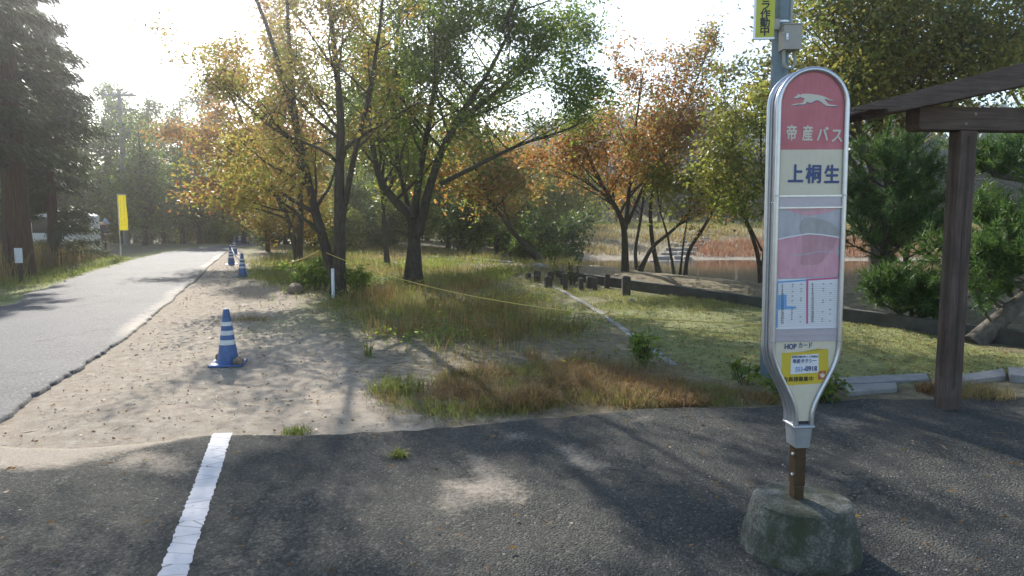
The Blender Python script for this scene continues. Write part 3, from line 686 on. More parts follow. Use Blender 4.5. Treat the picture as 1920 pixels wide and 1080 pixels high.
# a slim tree left of the big one and the leaning ones by the pond
bS = G(724, 500); Y = bS.y
w, l = broadleaf(bS, [st([(726, 505), (722, 430), (716, 360), (722, 270), (730, 150)], Y, 0.102, 0.024, .5, 18, .4), st([(716, 360), (690, 280), (672, 200)], Y, 0.041, 0.016, .8, 10, .3)], 19, 9000, .15, L_YGREEN, M_BARK, bl=2.2, sig=.3)
tree('woodland_tree', 'slim yellow-green tree standing behind the left side of the large green tree', 'tree', bS, w, l, M_BARK, L_YGREEN)
bG = G(1015, 492); Y = bG.y
w, l = broadleaf(bG, [st([(1018, 494), (985, 462), (955, 425), (925, 385), (895, 330), (880, 270)], Y, 0.136, 0.032, -1, 16, .5), st([(965, 438), (940, 380), (950, 310)], Y, 0.048, 0.016, .6, 11, .3), st([(925, 385), (870, 360), (830, 340)], Y, 0.034, 0.016, -.6, 9, .2)], 20, 8500, .16, L_MIX, M_BARK, bl=2.2, sig=.34)
tree('woodland_tree', 'tree whose dark trunk leans strongly left at the head of the pond', 'tree', bG, w, l, M_BARK, L_MIX)
bG2 = GT(1062, 484); Y = bG2.y
w, l = broadleaf(bG2, [st([(1060, 487), (1072, 450), (1092, 400), (1102, 330)], Y, 0.095, 0.024, .6, 13, .4), st([(1068, 460), (1062, 400), (1050, 330)], Y, 0.048, 0.016, .6, 11, .3), st([(1064, 470), (1040, 400), (1030, 350)], Y, 0.041, 0.016, 0, 9, .3)], 21, 7000, .15, L_YGREEN, M_BARK, bl=1.9, sig=.3)
tree('pond_side_tree', 'small fan-shaped tree of thin upright stems at the far head of the pond', 'tree', bG2, w, l, M_BARK, L_YGREEN)
bG3 = GT(1021, 480); Y = bG3.y
w, l = broadleaf(bG3, [st([(1021, 482), (1021, 430), (1026, 380), (1018, 320)], Y, 0.068, 0.024, .3, 15, .35)], 22, 4200, .15, L_YGREEN, M_BARK, bl=1.6, sig=.3)
tree('pond_side_tree', 'single slim upright tree beside the leaning trunk at the pond', 'tree', bG3, w, l, M_BARK, L_YGREEN)

# pines at the right
bP = AT(1655, 13.4); Y = bP.y
w, l = pine(bP, [([D(1655, 552, Y), D(1660, 460, Y), D(1664, 380, Y), D(1660, 300, Y + .1)], .11, .03)], 31, 44, 1.45, 2300, .2)
tree('pine_tree', 'bright green pine with a straight dark trunk, between bus stop sign and shelter post', 'pine tree', bP, w, l, M_BARK, L_PINE)
bP2 = AT(1687, 13.2); Y = bP2.y + .6
w, l = pine(bP2, [([D(1687, 545, Y), D(1697, 500, Y), D(1706, 440, Y), D(1716, 330, Y)], .07, .02)], 32, 28, 1.2, 1100, .35, extra=[([D(1692, 525, Y), D(1720, 500, Y), D(1755, 462, Y - .4)], .03), ([D(1700, 470, Y), D(1735, 480, Y), D(1770, 505, Y + .3)], .015)])
tree('pine_tree', 'slim pine with a bare side branch close behind the shelter post', 'pine tree', bP2, w, l, M_BARK, L_PINE)
bP3 = G(1832, 642); Y = bP3.y
w, l = pine(bP3, [([D(1826, 645, Y), D(1862, 612, Y), D(1920, 560, Y), D(1975, 470, Y + .3), D(2000, 330, Y + .6)], .15, .05), ([D(1985, 450, Y), D(1925, 455, Y + .5), D(1862, 425, Y + 1)], .08, .02), ([D(1990, 380, Y), D(1930, 340, Y + .8), D(1860, 330, Y + 1.2)], .06, .02), ([D(1930, 545, Y), D(1880, 520, Y - .2), D(1830, 520, Y)], .04, .012)], 33, 20, 1.15, 2600, .25,
            extra=[([D(1850, 430, Y + 1), D(1830, 470, Y + .9), D(1800, 520, Y + .6)], .02), ([D(1845, 440, Y + 1), D(1838, 500, Y + .9), D(1815, 560, Y + .9)], .015)])
tree('pine_tree', 'leaning pine with a sunlit slanting trunk to the right of the shelter post', 'pine tree', bP3, w, l, M_BARK2, L_PINE)
bP4 = G(1702, 612); Y = bP4.y
w, l = pine(bP4, [([D(1702, 615, Y), D(1712, 570, Y), D(1700, 530, Y)], .03, .01), ([D(1704, 612, Y), D(1735, 580, Y), D(1750, 540, Y)], .02, .008), ([D(1702, 612, Y), D(1672, 570, Y + .1), D(1655, 548, Y)], .02, .008)], 34, 12, .55, 620, .15)
tree('young_pine', 'low bushy young pine in front of the dark retaining wall', 'pine tree', bP4, w, l, M_BARK, L_PINE)

# cedars at the left edge
protoC = []
for sd, hh, br, ns, rd in ((41, 12.5, .34, 66000, 2.8), (42, 10.5, .26, 46000, 2.1), (43, 8.5, .2, 30000, 1.8)):
    w, l = conifer(sd, hh, br, ns, rad=rd, b0={41: .23, 42: .03, 43: .08}[sd], spray=(.19, .034), per=11)
    protoC.append((w.build('trunk', M_BARK3), link('crown', l, L_CEDAR)))
for a, b in protoC: a.name = 'trunk'; COL.objects.unlink(a); COL.objects.unlink(b)
def place(proto, name, label, cat, x, y, sc, rz, group=None, z=None, lean=0):
    t = thing(name, label, cat, (x, y, TZ(x, y) if z is None else z), rz, group); t.scale = (sc, sc, sc * (.9 + .2 * random.random()))
    for p in proto:
        c = p.copy(); COL.objects.link(c); c.parent = t
    return t
random.seed(5)
g = 'cedars beside the road on the left'
for i, (px, Y, k_, sc, lab) in enumerate([(30, 20.0, 0, 1.0, 'big cedar with a thick reddish trunk at the left edge, above the white utility marker'),
        (98, 24.5, 1, .72, 'cedar with feathery drooping sprays reaching over the tall grass left of the road'),
        (-60, 24, 0, 1.05, 'cedar at the extreme left edge, mostly outside the picture'),
        (60, 31, 0, 1.0, 'cedar standing behind the white van'),
        (-95, 17, 0, .9, 'nearest cedar, its sprays hanging in at the top left corner')]):
    p = D(px, 403, Y); place(protoC[k_], 'cedar_tree', lab, 'cedar tree', p.x, p.y, sc, i * 1.3, g)

# woodland: a handful of kinds, each tree an object
def proto_broad(seed, h, nleaf, mat, leafL, spread=2.0, stems=2, bark=M_BARK):
    r = np.random.default_rng(seed); S = []
    for s in range(stems):
        a = r.random() * 6.28; tip = Vector((math.cos(a) * spread * .35 * r.random(), math.sin(a) * spread * .35 * r.random(), h * (.85 + .15 * r.random())))
        m = tip * .5 + Vector(r.normal(size=3)) * .25; m.z = h * .45
        S.append(([Vector((0.06 * s, 0, -.1)), m * .4 + Vector((0, 0, .1)), m, tip], .16 / (1 + .4 * s), .03))
    w, l = broadleaf(Vector((0, 0, 0)), S, seed, nleaf, leafL, mat, bark, nb=20, bl=spread, b0=.16, lift=.3, sig=.32, twigs=5, bark_n=7)
    a = w.build('trunk', bark); b = link('crown', l, mat); COL.objects.unlink(a); COL.objects.unlink(b); return (a, b)
PB = [proto_broad(51, 8.5, 7500, L_DARK, .20, 2.3), proto_broad(52, 7.5, 7000, L_GREEN, .19, 2.1, 3), proto_broad(53, 9.0, 7500, L_DARK, .21, 2.4, 1), proto_broad(54, 7.0, 6500, L_YGREEN, .19, 2.2, 2), proto_broad(55, 8.0, 6500, L_MIX, .19, 2.3, 2)]
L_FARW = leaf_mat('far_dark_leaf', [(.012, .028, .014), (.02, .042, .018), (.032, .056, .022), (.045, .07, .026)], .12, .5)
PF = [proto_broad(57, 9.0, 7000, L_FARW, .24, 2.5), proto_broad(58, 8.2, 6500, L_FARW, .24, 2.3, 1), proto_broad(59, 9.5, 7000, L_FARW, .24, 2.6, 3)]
def proto_shrub(seed, h, n, mat, leafL):
    r = np.random.default_rng(seed); S = []
    for s in range(6):
        a = r.random() * 6.28; t = Vector((math.cos(a) * h * .45 * r.random(), math.sin(a) * h * .45 * r.random(), h * (.7 + .3 * r.random()))); S.append(([Vector((0, 0, -.05)), t * .5, t], .025, .006))
    w, l = broadleaf(Vector((0, 0, 0)), S, seed, n, leafL, mat, M_BARK, nb=8, bl=h * .45, b0=.05, lift=.2, sig=.16, twigs=3, bark_n=5)
    a = w.build('stems', M_BARK); b = link('foliage', l, mat); COL.objects.unlink(a); COL.objects.unlink(b); return (a, b)
PS = [proto_shrub(61, 1.8, 2600, L_DARK, .13), proto_shrub(62, 1.4, 2200, L_GREEN, .12), proto_shrub(63, 1.6, 2200, L_YGREEN, .12)]
wg = 'woodland trees behind the clearing'; rr = random.Random(21)
LABW = ['dense dark green woodland tree', 'mid green woodland tree with several stems', 'tall dark woodland tree on one straight trunk', 'yellow-green woodland tree', 'rust and olive woodland tree']
spots = []
for (px, Y, k_, sc) in [(232, 46, 0, .80), (270, 40, 1, .80), (305, 47, 2, .78), (340, 50, 0, .86), (372, 46, 1, .80), (400, 52, 2, .92), (425, 60, 3, .85), (455, 47, 3, .72), (500, 50, 0, .95),
        (535, 44, 3, .8), (560, 56, 2, 1.0), (585, 38, 3, .72), (620, 48, 0, .95), (655, 40, 1, .85), (690, 52, 2, 1.0), (735, 42, 0, .85), (770, 36, 3, .75), (800, 48, 1, .95), (840, 38, 0, .75),
        (862, 33, 2, .62), (888, 34, 2, .62), (905, 46, 0, .85), (930, 40, 4, .72), (955, 50, 1, .85), (985, 44, 0, .72), (1010, 56, 2, .8), (1040, 60, 1, .8), (1075, 66, 0, .85), (200, 52, 2, .9), (160, 48, 0, .9),
        (110, 44, 1, .9), (60, 46, 2, 1.0), (0, 42, 0, 1.0), (-60, 36, 1, 1.0), (480, 66, 2, 1.0), (640, 64, 0, 1.1), (720, 66, 2, 1.1), (830, 62, 1, 1.1), (930, 66, 0, 1.0), (250, 62, 0, .95), (330, 66, 2, 1.0), (560, 30, 4, .62), (500, 34, 4, .62)]:
    sc *= 1.22 if px < 480 else 1.0
    p = D(px, 403, Y); place(PB[k_], 'woodland_tree', LABW[k_] + (' beyond the end of the road' if px < 470 else ' behind the clearing'), 'tree', p.x, p.y, sc, rr.random() * 6.28, wg)
for i in range(44):
    px = rr.uniform(150, 1060); Y = rr.uniform(45, 60) if px < 480 else rr.uniform(33, 50)
    if px < 480 and Y < 48: Y += 6
    p = D(px, 403, Y); k_ = rr.randrange(3)
    place(PS[k_], 'understorey_shrub', ['dark green shrub under the woodland trees', 'mid green shrub under the woodland trees', 'yellow-green shrub under the woodland trees'][k_], 'shrub', p.x, p.y, rr.uniform(.8, 1.7), rr.random() * 6.28, 'shrubs under the woodland trees')
# beyond the pond: a row of trees at the foot of the wooded hill
LABF = ['dark bushy tree at the hill foot beyond the pond', 'dark single-trunked tree at the hill foot beyond the pond', 'dark broad many-stemmed tree at the hill foot beyond the pond']
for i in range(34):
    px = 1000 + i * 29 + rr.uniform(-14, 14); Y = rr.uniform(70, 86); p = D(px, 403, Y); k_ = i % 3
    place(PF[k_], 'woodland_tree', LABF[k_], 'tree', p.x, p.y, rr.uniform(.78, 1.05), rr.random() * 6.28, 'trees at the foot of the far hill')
# the wooded hill itself reads as one mass
r = np.random.default_rng(77); nT = 520
hx = r.uniform(-70, 170, nT); hy = 84 + 75 * r.random(nT) ** 1.4; hz = terr(hx, hy)
Vs = []
for x, y, z in zip(hx, hy, hz):
    n = 260; a = r.normal(size=(n, 3)); a /= np.linalg.norm(a, axis=1)[:, None]; rad = r.random(n)[:, None] ** .4
    hh = r.uniform(7, 10.5); P = a * rad * np.array([2.6, 2.6, hh * .42]) + np.array([x, y, z + hh * .55]) + r.normal(size=(n, 3)) * .2
    Vs.append(leaf_quads(P, .75 + .5 * r.random(n), .5, r, .2))
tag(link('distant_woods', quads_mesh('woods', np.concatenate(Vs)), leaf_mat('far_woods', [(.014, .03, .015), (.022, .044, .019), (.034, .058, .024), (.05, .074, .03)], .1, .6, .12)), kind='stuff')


# ------------------------------------------------------------------ lettering
def text(name, body, size, loc, mat, parent, bold=0.0, align='CENTER', rx=math.pi / 2, rz=0, sx=1.0, spacing=1.0):
    c = bpy.data.curves.new(name, 'FONT'); c.body = body; c.size = size; c.align_x = align; c.align_y = 'CENTER'; c.space_character = spacing; c.extrude = 0.0006
    o = bpy.data.objects.new(name, c); COL.objects.link(o)
    dg = bpy.context.evaluated_depsgraph_get(); dg.update()
    me = bpy.data.meshes.new_from_object(o.evaluated_get(dg)); COL.objects.unlink(o); bpy.data.objects.remove(o)
    V = np.zeros(len(me.vertices) * 3); me.vertices.foreach_get('co', V); V = V.reshape(-1, 3); V[:, 0] *= sx
    fs = [tuple(p.vertices) for p in me.polygons]; bpy.data.meshes.remove(me)
    mb = MB(); offs = [(0, 0)] if not bold else [(bold, 0), (-bold, 0), (0, bold), (0, -bold), (0, 0)]
    for i, (dx, dz) in enumerate(offs):
        mb.add([(x + dx, z_ and -z_ or 0.0, y + dz) for x, y, z_ in V], fs, Matrix.Translation((0, -.00007 * i, 0)))
    me = bpy.data.meshes.new(name); me.from_pydata(mb.v, [], mb.f); me.update()
    o = link(name, me, mat, parent); o.location = loc; o.rotation_euler = (0, 0, rz); return o

# ------------------------------------------------------------------ bus stop sign
YS = 3.68; bx, by = G(1500, 1032).x, G(1500, 1032).y
fc = lambda py: 1525 - .028 * (py - 300)          # middle of the sign's face at a given height
root = thing('bus_stop_sign', 'bus stop sign with rounded red and cream head, aluminium frame and round concrete foot', 'bus stop sign', (bx - .027, by, 0), R(4)); root.rotation_euler[1] = R(-.6)
zz = lambda py: D(1525, py, YS).z
xx = lambda px, py: (px - fc(py)) * YS / F
HW, ZT = .166, zz(142); ZC = ZT - HW; DEP = .054
def hw(z):
    if z > ZC: return math.sqrt(max(0, HW ** 2 - (z - ZC) ** 2))
    return .040 + (HW - .040) * float(sm(.70, 1.06, z))
ZB = zz(784)
zs = list(np.linspace(ZB, 1.08, 26)) + list(np.linspace(1.12, ZC, 8)) + [ZC + HW * math.sin(a) for a in np.linspace(0.06, math.pi / 2, 16)[:-1]]
outl = [(-hw(z), z) for z in zs] + [(0, ZT)] + [(hw(z), z) for z in zs[::-1]]
CX = xx(1530, 300)
for nm, y in (('front_frame', -DEP), ('back_frame', DEP)):
    MB().tube([(x + CX * 0, y, z) for x, z in outl], .0125, 10).build(nm, M_ALU, root, True)
sb = MB(); n = len(outl)
vs = [(x * .985, -DEP + .006, z) for x, z in outl] + [(x * .985, DEP - .006, z) for x, z in outl]
sb.add(vs, [(i, i + 1, i + 1 + n, i + n) for i in range(n - 1)]); sb.build('side_band', M_ALU, root, True)
rib = MB()
rib.tube([(x * 1.005, -.030, z) for x, z in outl], .005, 6); rib.tube([(x * 1.005, .018, z) for x, z in outl], .004, 6); rib.build('side_rib', M_ALUD, root, True)
def panel(name, z0, z1, y, mat, inset=.008, n=24):
    zl = np.linspace(z0, z1, n); pts = [(-max(hw(z) - inset, .001), z) for z in zl] + [(max(hw(z) - inset, .001), z) for z in zl[::-1]]
    return MB().prism(pts, y, y + .004).build(name, mat, root)
YP = -DEP + .004
z_rc, z_cb, z_st, z_tt, z_lb, z_lc = zz(285.5), zz(368), zz(390), zz(517), zz(607), zz(630)
panel('red_panel', z_rc, ZT - .010, YP, M_RED, n=40); panel('cream_panel', z_cb, z_rc - .0005, YP, M_CREAM)
panel('upper_strip', z_st, z_cb - .003, YP - .004, M_LILAC); panel('strip_lip', z_cb - .006, z_cb + .002, YP - .009, M_ALU); panel('strip_lip', z_st - .003, z_st + .004, YP - .010, M_ALU)
panel('poster', z_tt, z_st, YP, M_POST_L); panel('timetable', z_lb, z_tt - .0005, YP, M_WHITE)
panel('lower_strip', z_lc, z_lb - .0005, YP - .004, M_LILAC)
for q in (z_lc + .004, (z_lc + z_lb) / 2, z_lb - .004): panel('strip_lip', q - .002, q + .002, YP - .008, M_LILAC)
panel('lower_cream_panel', ZB + .03, z_lc - .001, YP, M_CREAM, n=30)
for z0, z1, m in ((z_rc, ZT - .010, M_RED), (z_cb, z_rc - .0005, M_CREAM), (ZB + .03, z_cb - .001, M_LILAC)):
    o = panel('rear_panel', z0, z1, DEP - .008, m, n=40)
def X(px, py): return xx(px, py)
def flat(name, pix, y, mat, th=.0008):
    return MB().prism([(X(*p), zz(p[1])) for p in pix], y, y + th).build(name, mat, root)
YF = YP - .0012
dog = [(1493, 193.5), (1496, 190.5), (1498.5, 189.5), (1500, 187), (1502.5, 186), (1504, 187.2), (1505.5, 188), (1507, 186.2), (1512, 185.8), (1519, 185.8), (1527, 186.6), (1535, 187.6), (1542, 189), (1548, 190.8),
       (1553, 193), (1557, 195.5), (1562, 197), (1567, 197.4), (1562, 198.4), (1556, 197.2), (1550, 194.6), (1549, 196), (1552, 200), (1555.5, 204), (1560, 205.5), (1567, 206), (1572.5, 207.4), (1567, 208.2),
       (1559, 208), (1553, 207.8), (1548, 205), (1543, 201), (1538, 198), (1534, 197.6), (1529, 199.6), (1526, 201.6), (1521, 202), (1517.5, 200), (1515.5, 202.6), (1513, 205), (1508, 205), (1500, 205), (1494, 206.4),
       (1489, 207), (1489.5, 205.6), (1496, 203.6), (1503, 203), (1509, 202), (1511, 198), (1512.5, 194.4), (1508, 192.6), (1504.5, 191.6), (1501.5, 193.2), (1497, 194)]
flat('greyhound_emblem_shadow', [(x + .7, y + 1.1) for x, y in dog], YF + .0004, M_NAVY, .0006); flat('greyhound_emblem', dog, YF - .0006, M_IVORY)
pxm = YS / F
for ch, px, py in zip('帝産バス', (1489, 1518, 1545, 1571.5), (257.5, 258.5, 260.5, 262.5)):
    text('company_lettering', ch, 28 * pxm, (X(px, py), YF - .0008, zz(py)), M_IVORY, root, .0019, sx=.72 if ch in '帝産' else .82)
for ch, px, py in zip('上桐生', (1496.5, 1529.5, 1562.5), (331.5, 332, 333)):
    text('stop_name_lettering', ch, 35 * pxm, (X(px, py), YF - .0008, zz(py)), M_NAVY, root, .0026, sx=.84)
# poster: pink sheet with pale wavy bands and a reflection painted in grey and mauve
flat('poster_print_and_reflection', [(1475, 391), (1577, 391), (1562, 397), (1545, 401), (1520, 404), (1505, 402), (1490, 396)], YF, M_POST_P)
flat('poster_print_and_reflection', [(1463, 447), (1480, 443), (1500, 440), (1520, 437), (1545, 439), (1577, 445), (1577, 455), (1570, 470), (1577, 478), (1577, 500), (1575, 514), (1462, 516)], YF, M_POST_P)
flat('poster_print_and_reflection', [(1508, 413), (1515, 408), (1530, 408), (1545, 412), (1560, 416), (1574, 428), (1577, 440), (1545, 438), (1520, 436), (1507, 437), (1504, 425)], YF - .0006, M_POST_D)  # upper half of the painted reflection
flat('poster_print_and_reflection', [(1509, 438), (1520, 437), (1545, 439), (1574, 445), (1567, 462), (1560, 470), (1545, 488), (1538, 492), (1515, 494), (1505, 491), (1508, 470), (1509, 455)], YF - .0006, M_POST_M)  # lower half of the painted reflection
band = [(1464, 445), (1480, 441.5), (1500, 438.5), (1520, 435.5), (1545, 437.5), (1577, 443)]
flat('poster_band', band + [(x, y + 2.2) for x, y in band[::-1]], YF - .0012, M_WHITE)
band = [(1490, 473), (1505, 474), (1520, 472), (1540, 468), (1556, 469), (1564, 468)]
flat('poster_band', band + [(x, y + 1.8) for x, y in band[::-1]], YF - .0012, M_POST_L)
flat('poster_heading', [(1502, 393.6), (1530, 393.6), (1530, 395.4), (1502, 395.4)], YF - .0012, M_POST_D)
# timetable
flat('timetable_header', [(1461, 521.5), (1516, 518.5), (1516, 521.5), (1461, 524.5)], YF, M_BLUE); flat('timetable_header', [(1520, 518), (1575, 515.5), (1575, 518.5), (1520, 521)], YF, M_MAG)
flat('hour_column', [(1461, 524.8), (1464.4, 524.6), (1463.4, 604), (1460.4, 604)], YF, M_BLUE); flat('hour_column', [(1516.5, 518), (1520, 518), (1520, 598), (1516.6, 598)], YF, M_MAG)
flat('shaded_rows', [(1465, 546), (1480, 545), (1480, 566), (1498, 567), (1498, 571), (1464, 572)], YF, M_BLUE)
ln = MB(); z0, z1 = zz(528), zz(602)
for i in range(21):
    z = z0 + (z1 - z0) * i / 20; ln.box((-HW + .014, YF - .0004, z - .0004), (HW - .014, YF, z + .0004))
ln.build('timetable_rules', M_POST_D, root)
hrs = MB()
for i in range(17):
    py = 527 + i * 4.2
    for px in (1472, 1528):
        text('hour_numeral', str(6 + i), 4.6 * pxm, (X(px, py), YF - .0012, zz(py + (1 if px < 1500 else 0))), M_BLACK, root)
mk = MB(); rq = random.Random(4)
for i in range(17):
    for px in (1489, 1505, 1546, 1560):
        if rq.random() < (.55 if px in (1489, 1546) else .25):
            z = zz(527 + i * 4.2); mk.box((X(px, 560), YF - .0012, z - .0016), (X(px + 2.6, 560), YF - .0004, z + .0016))
mk.build('minute_marks', M_BLACK, root)
# stickers on the lower panel
flat('card_sticker', [(1473, 632), (1571, 629), (1571, 646), (1473, 650)], YF, M_CREAM)
flat('yellow_sticker', [(1471.5, 650), (1510, 648), (1538, 643.5), (1558, 645), (1559, 690), (1545, 706), (1480, 708.5), (1471, 700)], YF, M_YEL)
text('card_lettering', 'HOP', 13 * pxm, (X(1487, 639), YF - .0012, zz(639)), M_NAVY, root, .0011, sx=.84)
text('card_lettering', 'カード', 12 * pxm, (X(1515, 637.5), YF - .0012, zz(637.5)), M_NAVY, root, .0003, sx=.76)
flat('white_sticker', [(1488.5, 655), (1539.5, 652.5), (1540, 686), (1487, 688.5)], YF - .001, M_WHITE)
text('small_lettering', '営業区域内外くご利用は', 4.6 * pxm, (X(1514, 657.6), YF - .0026, zz(657.6)), M_NAVY, root, rz=0)
text('taxi_lettering', '帝産タクシー', 8.6 * pxm, (X(1513.5, 665.5), YF - .0026, zz(665.5)), M_NAVY, root, .0003, sx=.88)
text('phone_lettering', '553', 12 * pxm, (X(1503, 680), YF - .0026, zz(680)), M_BLUE, root, .0004, sx=.8)
text('phone_lettering', '-0918', 13 * pxm, (X(1524, 679.5), YF - .0026, zz(679.5)), M_NAVY, root, .0007, sx=.85)
text('member_lettering', '会員様募集中', 9.6 * pxm, (X(1502, 698), YF - .0012, zz(698)), M_BLACK, root, .0003, sx=1.0)
flat('orange_sticker', [(1539.5, 684), (1554, 683), (1554, 698), (1539, 699.5)], YF - .001, M_ORNG)
flat('bird_mark', [(1541, 688), (1545, 690), (1548, 686), (1549, 690), (1552.5, 689), (1551, 694), (1547.5, 696.5), (1544, 694.5)], YF - .002, M_CREAM)
# hardware: bolts on the side, collar, post
for py in (272, 358, 381, 605, 641):
    for y in ((-.02, .0, .03) if py in (381,) else (-.015,)):
        z = zz(py); MB().lathe([(.006, 0), (.006, .003), (.003, .005)], 10, Matrix.Translation((-hw(z) * .985 - .0, y, z)) @ Matrix.Rotation(-math.pi / 2, 4, 'Y')).build('bolt', M_ALUD, root, True)
# joints between the frame sections
for py in (368, 630):
    z = zz(py)
    for s in (-1, 1): MB().tube([(s * hw(z), -DEP, z - .0035), (s * hw(z), -DEP, z + .0035)], .0138, 10).build('frame_joint', M_ALUD, root, True)
zc0, zc1 = zz(822), zz(781)
cl = MB(); q = []
for x_, y_, z_ in ((.036, .052, zc0), (.044, .058, zc1 - .012), (.053, .068, zc1 - .010), (.053, .068, zc1), (.045, .06, zc1 + .004)): q.append((x_, y_, z_))
vs = []; fs = []
for x_, y_, z_ in q: vs += [(-x_, -y_, z_), (x_, -y_, z_), (x_, y_, z_), (-x_, y_, z_)]
for i in range(len(q) - 1): fs += [(i * 4 + k_, i * 4 + (k_ + 1) % 4, i * 4 + 4 + (k_ + 1) % 4, i * 4 + 4 + k_) for k_ in range(4)]
fs += [(3, 2, 1, 0), (len(q) * 4 - 4, len(q) * 4 - 3, len(q) * 4 - 2, len(q) * 4 - 1)]
cl.add(vs, fs).build('collar', M_ALUD, root, True, .004)
z_mid = zz(893)
MB().box((-.024, -.032, .2), (.024, .032, z_mid)).build('lower_post', M_BROWN, root, False, .004)
MB().box((-.027, -.036, z_mid + .001), (.027, .036, zc0 + .02)).build('post', M_BROWN, root, False, .004)
for py in (837, 874):
    MB().lathe([(.010, 0), (.010, .006), (.005, .010)], 8, Matrix.Translation((-.027, -.012, zz(py))) @ Matrix.Rotation(-math.pi / 2, 4, 'Y')).build('bolt', M_ALU, root, True)
r = np.random.default_rng(9); zt = .275
prof = [(.288, -.02), (.292, .02), (.288, .06), (.276, .12), (.257, .19), (.240, .250), (.236, zt - .006), (.222, zt + .001), (.13, zt + .006), (.0, zt + .008)]
mb = MB(); nn = 64
fp = [];
for i in range(len(prof) - 1):
    for t in np.linspace(0, 1, 6)[:-1]: fp.append((prof[i][0] * (1 - t) + prof[i + 1][0] * t, prof[i][1] * (1 - t) + prof[i + 1][1] * t))
fp.append((.002, zt + .008)); mb.lathe(fp, nn)
V = np.array(mb.v); a = np.arctan2(V[:, 1], V[:, 0]); rad = np.hypot(V[:, 0], V[:, 1])
dr = (fbm(a * 1.2 + 10, V[:, 2] * 8, 1.0, 3) - .5) * .010 * np.minimum(1, rad / .2) + (fbm(V[:, 0] + V[:, 2], V[:, 1] + 5, 30, 4) - .5) * .007
V[:, 0] *= 1 + dr / np.maximum(rad, .05); V[:, 1] *= 1 + dr / np.maximum(rad, .05); V[:, 2] += (fbm(V[:, 0], V[:, 1], 14, 6) - .5) * .006 * (V[:, 2] > .2)
V[:, 0] += .027; mb.v = [tuple(x) for x in V]; mb.build('concrete_foot', M_CONC, root, True)

# ------------------------------------------------------------------ steel pole behind, yellow camera sign, switch box
pb = G(1441, 716); px_, py_ = pb.x, pb.y
root = thing('steel_pole', 'blue-grey painted steel pole rising high above and behind the bus stop sign', 'pole', (px_, py_, 0))
lx = lambda px, py, Y=None: D(px, py, Y or py_).x - px_
lz = lambda py, Y=None: D(1460, py, Y or py_).z
MB().lathe([(.095, -.05), (.092, 0), (.082, 3.0), (.078, 5.6), (.0, 5.62)], 24).build('shaft', M_POLE, root, True)
MB().tube([(.075, -.045, lz(101)), (.075, -.045, 5.5)], .017, 10).build('conduit', M_PVC, root, True)
for py in (43, -60, -200): MB().lathe([(.084, -.008), (.0845, .008)], 24, Matrix.Translation((0, 0, lz(py))), False).build('steel_strap', M_ALU, root, True)
yb = py_ - .20; bxr = thing('switch_box', 'beige metal switch box with a small latch on the steel pole', 'switch box', (px_ + .01, py_ - .1, lz(80)))
w_, h_ = .175 * .5, (lz(57, yb) - lz(103, yb)) / 2
MB().box((-w_ + .02, -.14, -h_), (w_ + .02, -.0, h_)).build('casing', M_BOXG, bxr, False, .004)
MB().box((-w_ + .013, -.148, h_), (w_ + .027, .003, h_ + .012)).build('lid', M_BOXG, bxr, False, .003)
MB().box((-w_ + .04, -.150, -.03), (-w_ + .062, -.1405, .03)).build('latch', M_ALU, bxr, False, .003)
MB().lathe([(.004, 0), (.004, .004)], 8, Matrix.Translation((-w_ + .051, -.150, -.012)) @ Matrix.Rotation(math.pi / 2, 4, 'X')).build('keyhole', M_BLACK, bxr)
lp = [(-.035, -.07, -h_ + .01), (-.035, -.07, -h_ - .10)] + [(.02 - .055 * math.cos(a), -.07, -h_ - .10 - .055 * math.sin(a) * 1.2) for a in np.linspace(.2, math.pi - .1, 10)] + [(.074, -.06, -h_ - .06), (.074, -.03, -h_ + .02), (.072, .04, -h_ + .1)]
MB().tube(lp, .0155, 10).build('conduit_loop', M_PVC, bxr, True)
MB().tube([(-.035, -.07, -h_ + .005), (-.035, -.07, -h_ - .035)], .019, 10).build('conduit_socket', M_PVC, bxr, True)
Yc = py_ - .12; cs = thing('camera_warning_sign', 'yellow upright board with black lettering on the steel pole', 'sign', (px_ - .17, Yc, lz(73, Yc)), R(-7))
xl, xr = D(1414, 40, Yc).x - px_ + .17, D(1452, 40, Yc).x - px_ + .17 - .004; hh = 1.12
MB().box((xl + .016, -.012, .012), (xr, .012, hh)).build('board', M_SIGNY, cs)
fr = MB(); fr.box((xl, -.02, -.004), (xl + .016, .02, hh + .016)); fr.box((xl + .016, -.016, -.004), (xr + .004, .016, .012)); fr.build('edge_frame', M_ALU, cs)
MB().box((xr + .002, -.01, lz(56, Yc) - lz(73, Yc)), (xr + .05, .06, lz(36, Yc) - lz(73, Yc))).build('bracket', M_BOXG, cs)
for i, (ch, py) in enumerate(zip('中動作ラメカ', (60, 44, 28, 11, -6, -23))):
    text('sign_lettering', ch, .096, ((xl + xr) / 2 + .008, -.0135, lz(py, Yc) - lz(73, Yc)), M_BLACK, cs, .003)
for i in range(3):
    text('sign_lettering', '犯防'[i] if i < 2 else '', .096, ((xl + xr) / 2 + .008, -.0135, lz(-40 - 17 * i, Yc) - lz(73, Yc)), M_BLACK, cs, .003) if i < 2 else None

